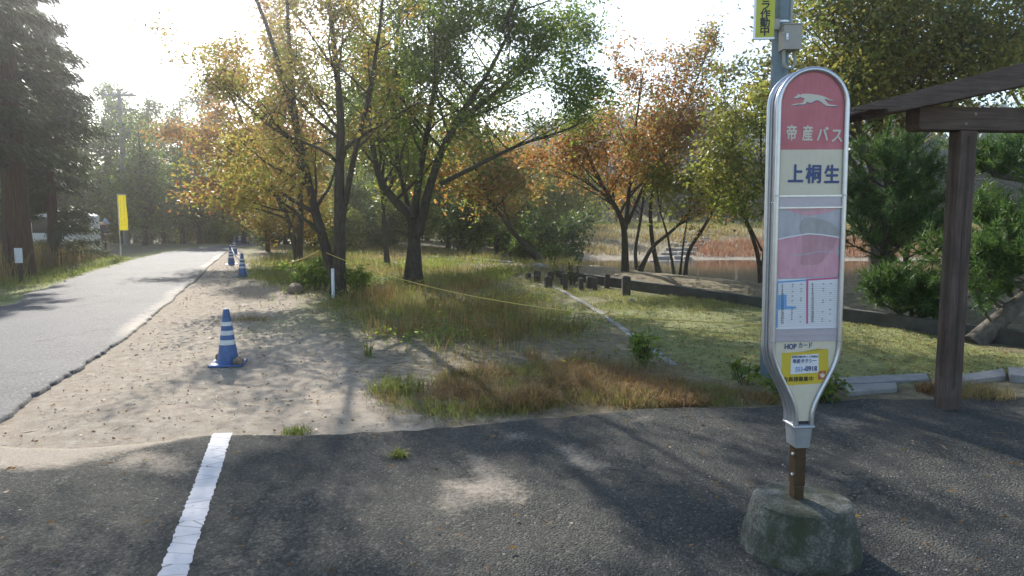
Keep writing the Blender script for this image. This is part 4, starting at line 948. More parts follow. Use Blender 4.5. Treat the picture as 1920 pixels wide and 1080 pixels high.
# ------------------------------------------------------------------ timber shelter
pp = G(1775, 768); sx0, sy0 = pp.x, pp.y; TH = R(5)
root = thing('timber_shelter', 'dark brown timber shelter with square post and sloping slatted roof', 'shelter', (sx0, sy0, 0), TH)
ct, s_t = math.cos(TH), math.sin(TH)
def loc(px, py, yl):
    """the point of the shelter's own upright plane y = yl seen at a pixel, as (x, z) in the shelter's frame"""
    d = ray(px, py); t = (yl + ct * sy0 - s_t * sx0) / (-s_t * d.x + ct * d.y); p = d * t
    return ((p.x - sx0) * ct + (p.y - sy0) * s_t, p.z + H)
zb0, zb1 = loc(1730, 243, -.075)[1], loc(1730, 199, -.075)[1]; xe = loc(1724, 220, -.075)[0]
for ox in (0, 2.6):
    MB().box((ox - .076, -.076, -.05), (ox + .074, .076, zb0 - .002)).build('post', M_WOODD, root, False, .010)
    MB().box((ox - .078, -.02, .3), (ox - .0755, .018, zb0 - .1)).build('drying_crack', M_STUMP, root)
    MB().box((ox - .012, -.0785, .2), (ox + .010, -.0755, zb0 - .05)).build('drying_crack', M_STUMP, root)
    MB().box((ox - .095, -.095, -.05), (ox + .095, .095, .012)).build('footing', M_CONC, root, False, .008)
zr = loc(1900, 251, -.075)[1] - zb0
MB().prism([(xe, zb0 + .03), (xe + .02, zb0), (3.4, zb0), (3.4, zb1), (xe, zb1)], -.075, .115).build('beam', M_WOODH, root, False, .008)
for x in (-.04, .04): MB().lathe([(.014, 0), (.014, .006), (.007, .010)], 8, Matrix.Translation((x, -.075, zb0 + .09 + x)) @ Matrix.Rotation(math.pi / 2, 4, 'X')).build('bolt', M_POLEC, root, True)
yb_ = -.34; q0, q1 = loc(1603, 201, yb_), loc(1920, 117, yb_); slp = (q1[1] - q0[1]) / (q1[0] - q0[0])
b0_, b1_ = loc(1700, 206, yb_), loc(1920, 160, yb_); slb = (b1_[1] - b0_[1]) / (b1_[0] - b0_[0])
st_ = loc(1664, 204, yb_); XR = 2.6
MB().prism([q0, (q0[0] + .01, q0[1] - .022), st_, (st_[0] + .01, st_[1] - .03), b0_, (XR, b0_[1] + slb * (XR - b0_[0])), (XR, q0[1] + slp * (XR - q0[0]))], yb_, yb_ + .055).build('barge_board', M_WOODH, root, False, .006)
top_ = lambda x: q0[1] + slp * (x - q0[0])
for yr_ in (-.03, .40):
    MB().prism([(q0[0] + .25, top_(q0[0] + .25) - .06), (q0[0] + .3, top_(q0[0] + .3) - .13), (XR, top_(XR) - .21), (XR, top_(XR) - .06)], yr_, yr_ + .06).build('rafter', M_WOODH, root, False, .005)
MB().prism([q0, (q0[0] + .01, q0[1] - .022), st_, (st_[0] + .01, st_[1] - .03), b0_, (XR, b0_[1] + slb * (XR - b0_[0])), (XR, q0[1] + slp * (XR - q0[0]))], .80, .855).build('barge_board', M_WOODH, root, False, .006)
nb_b = int((XR - q0[0] - .2) / .13)
for i in range(nb_b):
    xa = q0[0] + .14 + i * .13; MB().box((0, yb_ + .058, 0), (.112, .797, .016), Matrix.Translation((xa, 0, top_(xa) - .055)) @ Matrix.Rotation(-math.atan(slp), 4, 'Y')).build('roof_board', M_WOODH, root)

# ------------------------------------------------------------------ cones, ropes, posts
def cone(name, label, p, rz=0, tilt=0, h=.64):
    t = thing(name, label, 'traffic cone', p, rz, 'blue striped traffic cones along the sandy verge'); t.rotation_euler = (tilt, 0, rz)
    MB().prism([(-.185, 0), (.185, 0), (.185, .028), (-.185, .028)], -.185, .185).build('base', M_CONEB, t, False, .01)
    rb, rt = .118, .032; rz_ = lambda z: rb + (rt - rb) * (z - .028) / (h - .028)
    zb = [.028, .235, .295, .345, .405, .455, .505, h - .012]
    MB().lathe([(.135, .028), (rb, .045)] + [(rz_(z), z) for z in np.linspace(.06, h - .02, 12)] + [(rt, h - .012), (rt * .75, h), (.008, h + .001)], 28).build('body', M_CONEB, t, True)
    for z0, z1 in ((.235, .29), (.345, .395), (.450, .495)):
        MB().lathe([(rz_(z0) + .0015, z0), (rz_(z1) + .0015, z1)], 28, None, False).build('reflective_band', M_CONEW, t, True)
    return t
cA = G(428, 683); cone('traffic_cone', 'nearest blue and white striped cone on the sand, with stones laid on its base', cA, R(12))
cB = GT(455, 519); cone('traffic_cone', 'blue cone on the grass edge to which the yellow rope is tied', cB, R(30))
cC = GT(434, 496); cone('traffic_cone', 'blue cone at the road edge with a white rope hanging from its top', cC, R(5), R(2), .66)
cD = GT(440, 476); cone('traffic_cone', 'bright blue cone just behind the one with the white rope', cD, R(50), 0, .68)
for i, (px, py, lab) in enumerate([(450, 462.5, 'small far blue cone left of the yellow netting'), (464.5, 462.5, 'left one of two far dark cones standing against the yellow netting'), (477.5, 462.5, 'right one of two far dark cones standing against the yellow netting')]):
    cE = D(px, py, 44 + 3 * i); cE.z = TZ(cE.x, cE.y); cone('traffic_cone', lab, cE, i * .5)
def sag(a, b, s, n=24): return [a.lerp(b, i / n) - Vector((0, 0, s * 4 * (i / n) * (1 - i / n))) for i in range(n + 1)]
tie = D(598, 470, bA.y - .1); tie2 = D(612, 474, bA.y - .2)
top = Vector((0, 0, .60))
def rope(name, lab, pts, mat, r=.0085):
    tag(MB().tube(pts, r, 6).build(name, mat, None, True), lab, 'rope')
rope('rope', 'yellow rope sagging from a blue cone to the two-stemmed tree', sag(cB + Vector((.03, 0, .45)), tie, .22), M_ROPE, .011)
pend = Vector((px_ - .07, py_ - .03, D(1432, 607, py_).z))
rope('rope', 'long yellow rope running low over the weeds from the two-stemmed tree to the steel pole', sag(tie2, pend, .30, 40), M_ROPE, .0075)
rope('rope', 'white rope hanging between two blue cones at the road edge', sag(cC + Vector((.02, 0, .58)), cB + Vector((-.03, 0, .42)), .08), M_ROPEW, .014)
wp = G(625, 560); t = thing('marker_post', 'short white plastic post in front of the two-stemmed tree', 'post', wp)
MB().lathe([(.033, -.05), (.033, .60), (.030, .615), (.0, .618)], 16).build('shaft', M_PVCW, t, True); MB().lathe([(.0345, .555), (.0345, .575)], 16, None, False).build('ring', M_CONEW, t, True)
wl = 'weathered square wooden posts beside the pond wall'
posts = [(991, 521.5, 9, 9, 'short leftmost wooden post of the cluster'), (1007, 524, 12.5, 16, 'wooden post of the rear pair at the left end, behind a lower one'), (1007, 528, 12.5, 11, 'low wooden post in front of the rear left one'),
         (1032, 526, 11.5, 16, 'wooden post standing behind a wider low one, third from the left'), (1028, 539, 13, 21, 'wide low wooden post with a slanted top left of the thorny bush'), (1053, 534, 5, 20, 'thin wooden post half hidden behind a tall narrow one'),
         (1060, 543.5, 9, 31, 'tall narrow wooden post in front of the thorny bush'), (1090, 544, 8.5, 23, 'wooden post just right of the thorny bush'), (1105, 541, 11.5, 22, 'broad wooden post in the middle of the right-hand trio'),
         (1116, 545, 8, 24, 'slim leaning wooden post touching the broad one'), (1138, 540.5, 9.5, 27, 'solitary upright wooden post left of the biggest one'), (1174, 555.5, 15, 38, 'biggest and nearest wooden post in front of the thick orange-crowned tree')]
for i, (px, py, w, h, lab) in enumerate(posts):
    b = GT(px, py); s = b.y / F; rw, hh = w * s / 2, h * s
    t = thing('wooden_post', lab, 'wooden post', b, (i * 37 % 30 - 15) / 60., wl); t.rotation_euler = (0, R((i * 53 % 7) - 3), t.rotation_euler[2])
    MB().box((-rw, -rw * .9, -.1), (rw, rw * .9, hh - .02)).build('shaft', M_STUMP, t, False, .012)
    MB().add([(-rw * .96, -rw * .86, hh - .021), (rw * .96, -rw * .86, hh - .021), (rw * .96, rw * .86, hh - .021), (-rw * .96, rw * .86, hh - .021), (-rw * .8, -rw * .7, hh + .006), (rw * .8, -rw * .7, hh - .004), (rw * .8, rw * .7, hh), (-rw * .8, rw * .7, hh + .01)],
             [(0, 1, 5, 4), (1, 2, 6, 5), (2, 3, 7, 6), (3, 0, 4, 7), (4, 5, 6, 7)]).build('worn_top', M_STUMP, t)

# ------------------------------------------------------------------ walls, kerbs, steps
def strip(name, pts, w, h, mat, label, cat, z0=None, jit=.0, dep=.12):
    mb = MB(); m = len(pts); vs = []
    for i, p in enumerate(pts):
        d = (pts[min(i + 1, m - 1)] - pts[max(i - 1, 0)]); d.z = 0; d.normalize(); nrm = Vector((-d.y, d.x, 0)); z = (TZ(p.x, p.y) if z0 is None else z0)
        rj = random.Random(i); jj = (rj.random() - .5) * jit
        for s, dz in ((-1, -dep), (-1, h + jj), (1, h + jj), (1, -dep)): q = p + nrm * (w / 2 * s); vs.append((q.x, q.y, z + dz))
    fs = [(i * 4 + k_, i * 4 + (k_ + 1) % 4, i * 4 + 4 + (k_ + 1) % 4, i * 4 + 4 + k_) for i in range(m - 1) for k_ in range(4)] + [(3, 2, 1, 0), (m * 4 - 4, m * 4 - 3, m * 4 - 2, m * 4 - 1)]
    return tag(mb.add(vs, fs).build(name, mat, None, False, .008 if m < 40 else 0), label, cat)
wpts = [WA.lerp(WB, t) for t in np.linspace(-.02, 1.25, 30)]
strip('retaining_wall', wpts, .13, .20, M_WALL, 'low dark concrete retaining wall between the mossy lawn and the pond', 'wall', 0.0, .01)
ck = [G(*p) for p in [(760, 480), (830, 488), (930, 505), (1010, 528), (1065, 553), (1120, 584), (1175, 622), (1225, 657), (1262, 688)]]
ckr = [Vector((*q, 0)) for q in resample([(p.x, p.y) for p in ck], 36)]
strip('concrete_kerb', ckr, .10, .02, M_KERB, 'thin pale concrete kerb curving through the grass past the wooden posts', 'kerb', None, .02)
ck = [G(*p) for p in [(690, 476), (760, 482), (840, 489), (900, 493), (960, 497)]]
strip('concrete_kerb', [Vector((*q, 0)) for q in resample([(p.x + .0, p.y + .8) for p in ck], 20)], .2, .06, M_KERB, 'straight pale concrete edge lying behind the weeds near the leaning tree', 'kerb', None, .03)
def slab(pix, h, lab):
    P = [G(*p) for p in pix]; vs = [(p.x, p.y, -.05) for p in P] + [(p.x, p.y, h) for p in P]; n = len(P)
    return tag(MB().add(vs, [tuple(range(n)), tuple(range(2 * n - 1, n - 1, -1))] + [(i, (i + 1) % n, (i + 1) % n + n, i + n) for i in range(n)]).build('paving_slab', M_KERB, None, False, .006), lab, 'paving slab', 'concrete slabs along the edge of the parking lot')
slab([(1566, 727), (1588, 741), (1682, 733), (1680, 722)], .03, 'nearer grey slab just right of the bus stop sign, partly under ferns')
slab([(1560, 714), (1566, 726), (1742, 716), (1736, 704)], .03, 'long grey slab behind, running from the sign towards the shelter post')
slab([(1800, 711), (1803, 724), (1886, 713), (1880, 699)], .05, 'thick pale slab right of the shelter post')
slab([(1889, 700), (1893, 716), (2060, 722), (2060, 702)], .07, 'dark shaded slab at the right edge beyond the shelter post')
sr = thing('stone_steps', 'rough stone steps climbing the far bank behind the pond', 'steps', GT(1262, 484))
rs = random.Random(3)
for i in range(10):
    t_ = i / 9; p = D(1262 + 70 * t_, 484, 38 + 15 * t_); z = TZ(p.x, p.y); s = MB()
    for j in range(4):
        q = Vector((p.x - 1.0 + j * .52 + rs.uniform(-.05, .05), p.y + rs.uniform(-.1, .1), z)) - sr.location
        s.box((-.24, -.22, -.2), (.22 + rs.uniform(-.05, .03), .25, .13 + rs.uniform(-.03, .04)), Matrix.Translation(q) @ Matrix.Rotation(rs.uniform(-.15, .15), 4, 'Z'))
    s.build('step', M_STONE, sr, False, .03)

# ------------------------------------------------------------------ things along the road and beyond
bp = G(227, 482); t = thing('banner', 'tall yellow cloth banner with faint lettering on a thin pole at the road edge', 'banner', bp)
hb = D(227, 366, bp.y).z; hb2 = D(227, 432, bp.y).z; wb = 14.5 * bp.y / F
MB().tube([(0, 0, -.1), (0, 0, hb2 * .42)], .03, 8).build('lower_pole', M_PVCW, t, True); MB().tube([(0, 0, hb2 * .42), (-.02, 0, hb + .06)], .015, 8).build('pole', M_PVCW, t, True)
MB().tube([(-.02, 0, hb + .03), (wb + .03, 0, hb + .03)], .012, 6).build('cross_bar', M_PVCW, t, True)
V = []; nx_, nz_ = 9, 26
for j in range(nz_):
    for i in range(nx_):
        u, v_ = i / (nx_ - 1), j / (nz_ - 1); V.append((u * wb * (1 - .0 * v_) + .02 + .02 * v_ * u, .018 * math.sin(v_ * 7 + u * 3) * u - .01, hb + (hb2 - hb) * v_))
idn = np.arange(nx_ * nz_).reshape(nz_, nx_); me = mesh_np('cloth', np.array(V), np.stack([idn[:-1, :-1], idn[:-1, 1:], idn[1:, 1:], idn[1:, :-1]], -1).reshape(-1, 4))
o = link('cloth', me, leaf_mat('banner_cloth', [(.80, .72, .02), (.82, .75, .03)], .45, .3, .4, .8, 1.1), t, True)
md = o.modifiers.new('t', 'SOLIDIFY'); md.thickness = .004
rq = random.Random(8)
for c_ in (.28, .72):
    for j in range(20):
        if rq.random() < .8:
            lm = MB(); z = hb + (hb2 - hb) * (.05 + .9 * j / 20); x = .02 + wb * c_; lm.prism([(x - .035, z - .02), (x - .01, z - .02), (x - .01, z - .03), (x + .01, z - .03), (x + .01, z - .02), (x + .035, z - .02), (x + .035, z - .012), (x + .01, z - .012), (x + .01, z + .01), (x - .01, z + .01), (x - .01, z - .012), (x - .035, z - .012)], -.042, -.036)
            lm.build('printed_character', M_YEL, t)
up = D(239, 475, 40); up.z = TZ(up.x, up.y); t = thing('utility_pole', 'tall concrete utility pole with cross arms behind the yellow banner', 'utility pole', up)
hp = D(237, 168, 40).z - up.z
MB().lathe([(.17, -.1), (.10, hp), (0, hp + .01)], 16).build('shaft', M_POLEC, t, True)
for z, L in ((hp - .35, .9), (hp - 1.1, .75)): MB().box((-L, -.05, z), (L, .05, z + .1)).build('cross_arm', M_POLEC, t)
for x in (-.7, -.3, .3, .7): MB().lathe([(.04, 0), (.06, .05), (.04, .1), (.05, .14), (0, .17)], 10, Matrix.Translation((x, 0, hp - .25))).build('insulator', M_PVCW, t, True)
MB().lathe([(.2, 0), (.22, .1), (.22, .6), (.1, .7), (0, .72)], 14, Matrix.Translation((.32, -.1, hp - 2.6))).build('transformer', M_POLEC, t, True)
up2 = D(1383, 430, 62); up2.z = TZ(up2.x, up2.y); t = thing('utility_pole', 'pale thin utility pole with two cross arms on the far side of the pond', 'utility pole', up2)
hp2 = D(1383, 309, 62).z - up2.z
MB().lathe([(.12, -.1), (.09, hp2), (0, hp2 + .01)], 12).build('shaft', M_STONE, t, True)
for z, L in ((hp2 - .45, .65), (hp2 - .85, .5)): MB().box((-L, -.05, z), (L, .05, z + .09)).build('cross_arm', M_STONE, t)
for x in (-.5, .5): MB().lathe([(.05, 0), (.05, .35), (0, .37)], 8, Matrix.Translation((x * .4, 0, hp2 - .36))).build('insulator', M_PVCW, t, True)
for i, (dz, lab) in enumerate(((-.35, 'upper overhead cable running right from the far utility pole'), (-1.9, 'lower overhead cable running right from the far utility pole'))):
    a_ = Vector((up2.x, up2.y, up2.z + hp2 + dz)); tag(MB().tube(sag(a_, a_ + Vector((40, 3, 2.5)), .5), .03 if i == 0 else .018, 5).build('overhead_cable', M_STONE, None, True), lab, 'cable')
mp_ = GT(40, 530); t = thing('utility_marker', 'blank white utility marker on a short dark post in the grass at the left edge', 'marker', mp_)
hm0, hm1 = D(40, 493, mp_.y).z - mp_.z, D(40, 465, mp_.y).z - mp_.z
MB().box((-.04, -.03, -.1), (.04, .03, hm1)).build('post', M_STUMP, t, False, .006); MB().box((-.10, -.045, hm0), (.10, -.032, hm1)).build('plate', M_WHITE, t, False, .006)

# white van half hidden by the cedar
vp = D(14, 486, 27.5); vp.z = TZ(vp.x, vp.y); t = thing('white_van', 'white boxy van seen from the side behind the cedar branches at the left', 'van', vp, R(-8)); t.scale = (.84, 1, 1)
prof = [(0, .32), (.02, .62), (.10, .80), (.52, 1.00), (.82, 1.62), (1.0, 1.74), (3.1, 1.76), (3.32, 1.66), (3.36, .34), (2.92, .30)] + [(2.62 + .32 * math.cos(a), .30 + .32 * math.sin(a)) for a in np.linspace(.2, math.pi - .2, 8)] + [(2.2, .28), (1.16, .28)] + [(.80 + .32 * math.cos(a), .30 + .32 * math.sin(a)) for a in np.linspace(.2, math.pi - .2, 8)] + [(.44, .30)]
MB().prism(prof, 0, 1.45).build('body', M_CARW, t, False, .03)
for pts in ([(.66, 1.04), (.90, 1.56), (1.25, 1.58), (1.25, 1.04)], [(1.33, 1.04), (1.33, 1.58), (2.1, 1.59), (2.1, 1.04)], [(2.2, 1.04), (2.2, 1.59), (3.1, 1.57), (3.16, 1.04)]):
    MB().prism(pts, -.006, .004).build('side_window', M_GLASS, t)
MB().add([(.53, .1, 1.03), (.53, 1.35, 1.03), (.815, 1.3, 1.60), (.815, .15, 1.60)], [(0, 1, 2, 3)], Matrix.Translation((-.012, 0, .006))).build('windscreen', M_GLASS, t)
MB().box((-.012, .12, .62), (.03, .36, .76)).build('headlight', M_RIM, t, False, .01); MB().box((-.012, 1.1, .62), (.03, 1.34, .76)).build('headlight', M_RIM, t, False, .01)
MB().box((-.05, .02, .30), (.10, 1.43, .46)).build('bumper', M_CARW, t, False, .02)
for x in (.80, 2.62):
    for y in (.02, 1.28):
        w_ = MB().lathe([(.20, 0), (.27, .01), (.28, .05), (.28, .12), (.27, .15), (.2, .15)], 20, Matrix.Translation((x, y + .15, .28)) @ Matrix.Rotation(math.pi / 2, 4, 'X')).build('wheel', M_TYRE, t, True)
        MB().lathe([(.0, -.005), (.17, -.005), (.18, .02)], 16, Matrix.Translation((x, y + .0, .28)) @ Matrix.Rotation(-math.pi / 2, 4, 'X'), False).build('rim', M_RIM, w_, True)
# far van, tan building, round mirror and white board at the bend
vp = D(480, 450, 66); vp.z = TZ(vp.x, vp.y); t = thing('white_van', 'distant white van seen from behind, parked under the trees beyond the bend', 'van', vp, R(6))
MB().prism([(-.72, .3), (.72, .3), (.74, .9), (.68, 1.7), (.55, 1.8), (-.55, 1.8), (-.68, 1.7), (-.74, .9)], 0, 3.2).build('body', M_CARW, t, False, .04)
MB().prism([(-.56, 1.0), (.56, 1.0), (.52, 1.6), (-.52, 1.6)], -.012, .004).build('rear_window', M_GLASS, t); MB().box((-.6, -.06, .26), (.6, .02, .42)).build('bumper', M_RIM, t, False, .02)
for s in (-1, 1): MB().box((s * .64 - .07, -.02, .52), (s * .64 + .07, .01, .78)).build('tail_light', M_TAIL, t, False, .01)
for x in (-.6, .6):
    for y in (.6, 2.6): MB().lathe([(.2, -.08), (.27, -.07), (.27, .07), (.2, .08)], 16, Matrix.Translation((x, y, .27)) @ Matrix.Rotation(math.pi / 2, 4, 'Y')).build('wheel', M_TYRE, t, True)
hp_ = D(452, 446, 74); hp_.z = TZ(hp_.x, hp_.y); t = thing('small_building', 'small tan building half hidden in the dark trees beyond the bend', 'building', hp_, R(8))
MB().box((-3.2, 0, -.3), (3.2, 4, 2.2)).build('wall', M_TANW, t); MB().prism([(-3.6, 2.2), (3.6, 2.2), (0, 3.1)], -.4, 4.4).build('roof', M_ROOFG, t)
MB().box((-2.2, -.02, .8), (-.9, .01, 1.7)).build('window', M_GLASS, t); MB().box((1.2, -.02, -.1), (2.1, .01, 1.8)).build('door', M_ROOFG, t)
mp2 = D(459, 455, 56); mp2.z = TZ(mp2.x, mp2.y); t = thing('traffic_mirror', 'round traffic mirror on a thin pole at the far bend of the road', 'traffic mirror', mp2)
hm = D(458, 412, 56).z - mp2.z; MB().tube([(0, 0, 0), (0, 0, hm + .3)], .04, 8).build('pole', M_STONE, t, True)
MB().lathe([(0, 0), (.24, .005), (.3, .03), (.3, .06), (0, .08)], 20, Matrix.Translation((0, -.06, hm)) @ Matrix.Rotation(math.pi / 2, 4, 'X')).build('mirror', M_POLE, t, True)
mp3 = D(455, 452, 57); mp3.z = TZ(mp3.x, mp3.y); t = thing('notice_board', 'small white notice board on a post below the round traffic mirror', 'notice board', mp3)
h3 = D(456, 434, 57).z - mp3.z; MB().box((-.04, 0, -.1), (.04, .06, h3)).build('post', M_STONE, t); MB().box((-.16, -.03, h3 - .2), (.16, -.002, h3 + .22)).build('board', M_WHITE, t)
nb_ = D(471, 458, 52); nb_.z = TZ(nb_.x, nb_.y); V = []
t = thing('netting_fence', 'low strip of yellow netting behind the far cones', 'netting', nb_)
nm_ = MB()
for i in range(24):
    x = -1.0 + i * .087; nm_.box((x, -.004, 0), (x + .05, .004, .42))
for z in (.08, .2, .32, .40): nm_.box((-1.0, .0045, z), (1.06, .008, z + .03))
nm_.build('net', M_NET, t)
for x in (-1.0, 0, 1.05): MB().tube([(x, .02, -.1), (x, .02, .5)], .02, 6).build('stake', M_STUMP, t)

# person in a blue cap, bent forward under a rucksack
pg = G(192, 479); t = thing('person', 'person in pale blue cap and dark clothes with a rucksack, looking down', 'person', pg, R(-12))
J = {'pel': (0, 0, .80), 'sp': (.03, 0, .96), 'ch': (.09, 0, 1.14), 'nk': (.15, 0, 1.28), 'hd': (.20, 0, 1.36), 'ht': (.235, 0, 1.46)}
E_ = [('pel', 'sp', .13, .125), ('sp', 'ch', .125, .14), ('ch', 'nk', .14, .06), ('nk', 'hd', .058, .085), ('hd', 'ht', .085, .07)]
RAD = {'pel': .135, 'sp': .128, 'ch': .145, 'nk': .06, 'hd': .092, 'ht': .075}
for s, nm in ((1, 'a'), (-1, 'b')):
    for k_, v_, r_ in (('hip', (0, .09 * s, .74), .095), ('kn', (.04 + .05 * s, .10 * s, .43), .062), ('an', (-.02 + .06 * s, .10 * s, .09), .042), ('to', (.15 + .06 * s, .11 * s, .04), .035),
                       ('sh', (.10, .19 * s, 1.19), .062), ('el', (.06, .23 * s, .94), .045), ('wr', (.26, .14 * s, .90), .032), ('ha', (.32, .11 * s, .90), .026), ('f1', (.375, .10 * s, .905), .009), ('f2', (.38, .115 * s, .895), .0095), ('f3', (.376, .13 * s, .89), .009), ('f4', (.365, .145 * s, .885), .008), ('th', (.33, .085 * s, .925), .01)):
        J[k_ + nm] = v_; RAD[k_ + nm] = r_
    E_ += [(a_ + (nm if a_ not in ('pel', 'ch') else ''), b_ + nm, 0, 0) for a_, b_ in (('pel', 'hip'), ('hip', 'kn'), ('kn', 'an'), ('an', 'to'), ('ch', 'sh'), ('sh', 'el'), ('el', 'wr'), ('wr', 'ha'), ('ha', 'f1'), ('ha', 'f2'), ('ha', 'f3'), ('ha', 'f4'), ('wr', 'th'))]
ks = list(J); me = bpy.data.meshes.new('body'); me.from_pydata([J[k_] for k_ in ks], [(ks.index(a_), ks.index(b_)) for a_, b_, *_ in E_], []); o = bpy.data.objects.new('body', me); COL.objects.link(o)
o.modifiers.new('s', 'SKIN'); sv = me.skin_vertices[0].data
for i, k_ in enumerate(ks): sv[i].radius = (RAD[k_], RAD[k_]); sv[i].use_root = (k_ == 'pel')
o.modifiers.new('d', 'SUBSURF').levels = 2
dg = bpy.context.evaluated_depsgraph_get(); dg.update(); bm_ = bpy.data.meshes.new_from_object(o.evaluated_get(dg)); COL.objects.unlink(o)
body = link('body', bm_, [M_JACKET, M_TROUS, M_SKIN, M_TYRE], t, True)
for p in bm_.polygons:
    c_ = p.center; p.material_index = 3 if c_.z < .10 else 1 if c_.z < .80 and c_.x < .22 else 2 if (c_.z > 1.28 or c_.x > .27) else 0
Mh = Matrix.Translation((.235, 0, 1.425)) @ Matrix.Rotation(R(28), 4, 'Y')
MB().lathe([(.098, 0), (.100, .03), (.085, .075), (.05, .10), (0, .108)], 20, Mh).build('cap', M_CAP, t, True)
MB().prism([(0, 0), (.20, -.012), (.20, -.004), (0, .012)], -.065, .065, Mh).build('cap_visor', M_CAP, t, False, .004)
MB().lathe([(.02, 0), (.032, .02), (.02, .05)], 8, Matrix.Translation((.30, 0, 1.355)) @ Matrix.Rotation(R(110), 4, 'Y')).build('nose', M_SKIN, t, True)
Mp = Matrix.Translation((-.115, 0, 1.13)) @ Matrix.Rotation(R(20), 4, 'Y')
MB().box((-.13, -.16, -.26), (.05, .16, .22), Mp).build('rucksack', M_PACK, t, True, .06); MB().box((-.14, -.15, .17), (.07, .15, .27), Mp).build('rucksack_flap', M_PACKT, t, True, .035)
tag(MB().add([(.27, -.15, .905), (.50, -.13, .93), (.50, .13, .93), (.27, .15, .905)] + [(.27, -.15, .909), (.50, -.13, .934), (.50, .13, .934), (.27, .15, .909)], [(0, 3, 2, 1), (4, 5, 6, 7), (0, 1, 5, 4), (1, 2, 6, 5), (2, 3, 7, 6), (3, 0, 4, 7)],
         Matrix.Translation(pg) @ Matrix.Rotation(R(-12), 4, 'Z')).build('paper_sheet', M_WHITE), 'white sheet of paper held open by the person in the blue cap', 'paper')

# ------------------------------------------------------------------ stones, weeds, bushes
def rock(name, label, p, sx, sy, sz, seed, mat=M_ROCK, cat='stone', group=None):
    bm = bmesh.new(); bmesh.ops.create_icosphere(bm, subdivisions=3, radius=1)
    for v_ in bm.verts:
        c_ = v_.co; k_ = 1 + .45 * (float(fbm(np.array([c_.x * 1.1 + seed * 3 + c_.z]), np.array([c_.y * 1.1 + c_.z * .7 + seed]), 1.2, seed % 5)[0]) - .5)
        v_.co = Vector((c_.x * sx * k_, c_.y * sy * k_, max(c_.z, -.5) * sz * k_))
    me = bpy.data.meshes.new(name); bm.to_mesh(me); bm.free(); o = link(name, me, mat, None, False); o.location = p; o.rotation_euler = (0, 0, seed * 1.7); return tag(o, label, cat, group)
rock('stone', 'brown stone lying on the right side of the nearest cone base', cA + Vector((.16, -.10, .055)), .085, .06, .05, 1)
rock('stone', 'brown stone lying on the left rear side of the nearest cone base', cA + Vector((-.13, .12, .06)), .07, .06, .05, 2)
rock('stone', 'large grey-brown stone at the grass edge below the leafy bush', G(554, 549) + Vector((0, 0, .05)), .26, .17, .16, 3)
rock('stone', 'pale stone on the turned earth left of the leaning trunk base, above the wooden posts', GT(1010, 505) + Vector((0, 0, .05)), .30, .2, .14, 4, M_STONE)
rock('stone', 'small white stone on the moss near the biggest wooden post', G(1184, 566) + Vector((0, 0, .02)), .06, .05, .05, 5, M_STONE)
for i, (px, py, s) in enumerate([(1600, 521, .3), (1618, 520, .35), (1636, 521, .4), (1672, 520, .3), (1700, 519, .4), (1722, 518, .3), (1745, 518, .32)]):
    p = GT(px, py); rock('shore_stone', 'pale flat stone in the row along the pond shore behind the pines', p + Vector((0, 0, .04)), s, .16, .10, 6 + i, M_STONE, 'stone', 'row of pale stones along the pond shore')
rd = random.Random(12)
def leafy(name, label, p, h, n, L, mat, seed, spread=.5, stems=9):
    r = np.random.default_rng(seed); S = []
    for s in range(stems):
        a_ = r.random() * 6.28; q = Vector((math.cos(a_) * spread * r.random(), math.sin(a_) * spread * r.random(), h * (.6 + .4 * r.random()))); S.append(([Vector((q.x * .3, q.y * .3, -.03)), Vector((q.x * .7, q.y * .7, q.z * .5)), q], .008, .003))
    w, l = broadleaf(Vector((0, 0, 0)), S, seed, n, L, mat, M_BARK, nb=6, bl=h * .3, b0=.15, lift=.3, sig=.05, twigs=2, bark_n=5)
    t = thing(name, label, 'plant', p); w.build('stems', M_BARK, t); link('foliage', l, mat, t); return t
leafy('leafy_bush', 'bright green leafy bush left of the white marker post', G(592, 543), .75, 1300, .10, L_BUSH, 101, .75, 14)
leafy('leafy_bush', 'bright green leafy weeds right of the two-stemmed tree', G(672, 552), .6, 800, .09, L_BUSH, 102, .6, 12)
leafy('thorny_bush', 'thorny pale bush among the wooden posts', GT(1070, 534), .62, 240, .045, L_OLIVE, 103, .45, 18)
leafy('broad_leaf_weed', 'weed with big round dark leaves beside the steel pole', G(1400, 722), .28, 22, .13, L_GREEN, 104, .26, 5)
leafy('leafy_weed', 'slender yellow-green weed at the end of the thin kerb', G(1212, 685), .36, 260, .07, L_BUSH, 105, .22, 8)
leafy('leafy_weed', 'dark green ferny weeds at the foot of the steel pole', G(1500, 742), .24, 700, .06, L_GREEN, 106, .55, 14)
leafy('leafy_weed', 'low ferny weed overhanging the grey slab right of the bus stop sign', G(1545, 745), .20, 420, .06, L_GREEN, 107, .35, 10)
def tuft(label, p, h, n, rad, mat, seed, wd=.003, lean=.9):
    r = np.random.default_rng(seed); a_ = r.random(n) * 6.28; q = rad * r.random(n) ** .7
    P = np.stack([np.cos(a_) * q, np.sin(a_) * q, np.full(n, -.01)], 1)
    o = link('grass_tuft', blades('tuft', P, h * (.5 + .6 * r.random(n)), r, wd, lean), mat); o.location = p; return tag(o, label, 'grass tuft')
tuft('bright green grass tuft growing through the dark asphalt', G(748, 860), .10, 220, .05, L_GRASSG, 1)
tuft('tiny green tuft right of the bigger one in the asphalt', G(829, 847), .04, 70, .04, L_GRASSG, 2)
tuft('yellow-green grass tuft at the edge where sand meets asphalt', G(556, 810), .07, 200, .12, L_GRASSG, 3)
tuft('golden dry grass tuft just behind the nearest cone', G(470, 600), .10, 420, .32, L_GRASSD, 4)
tuft('rust brown dry clump at the near end of the tall weeds', G(1001, 678), .30, 70, .10, L_GRASSB, 5, .003, .8)
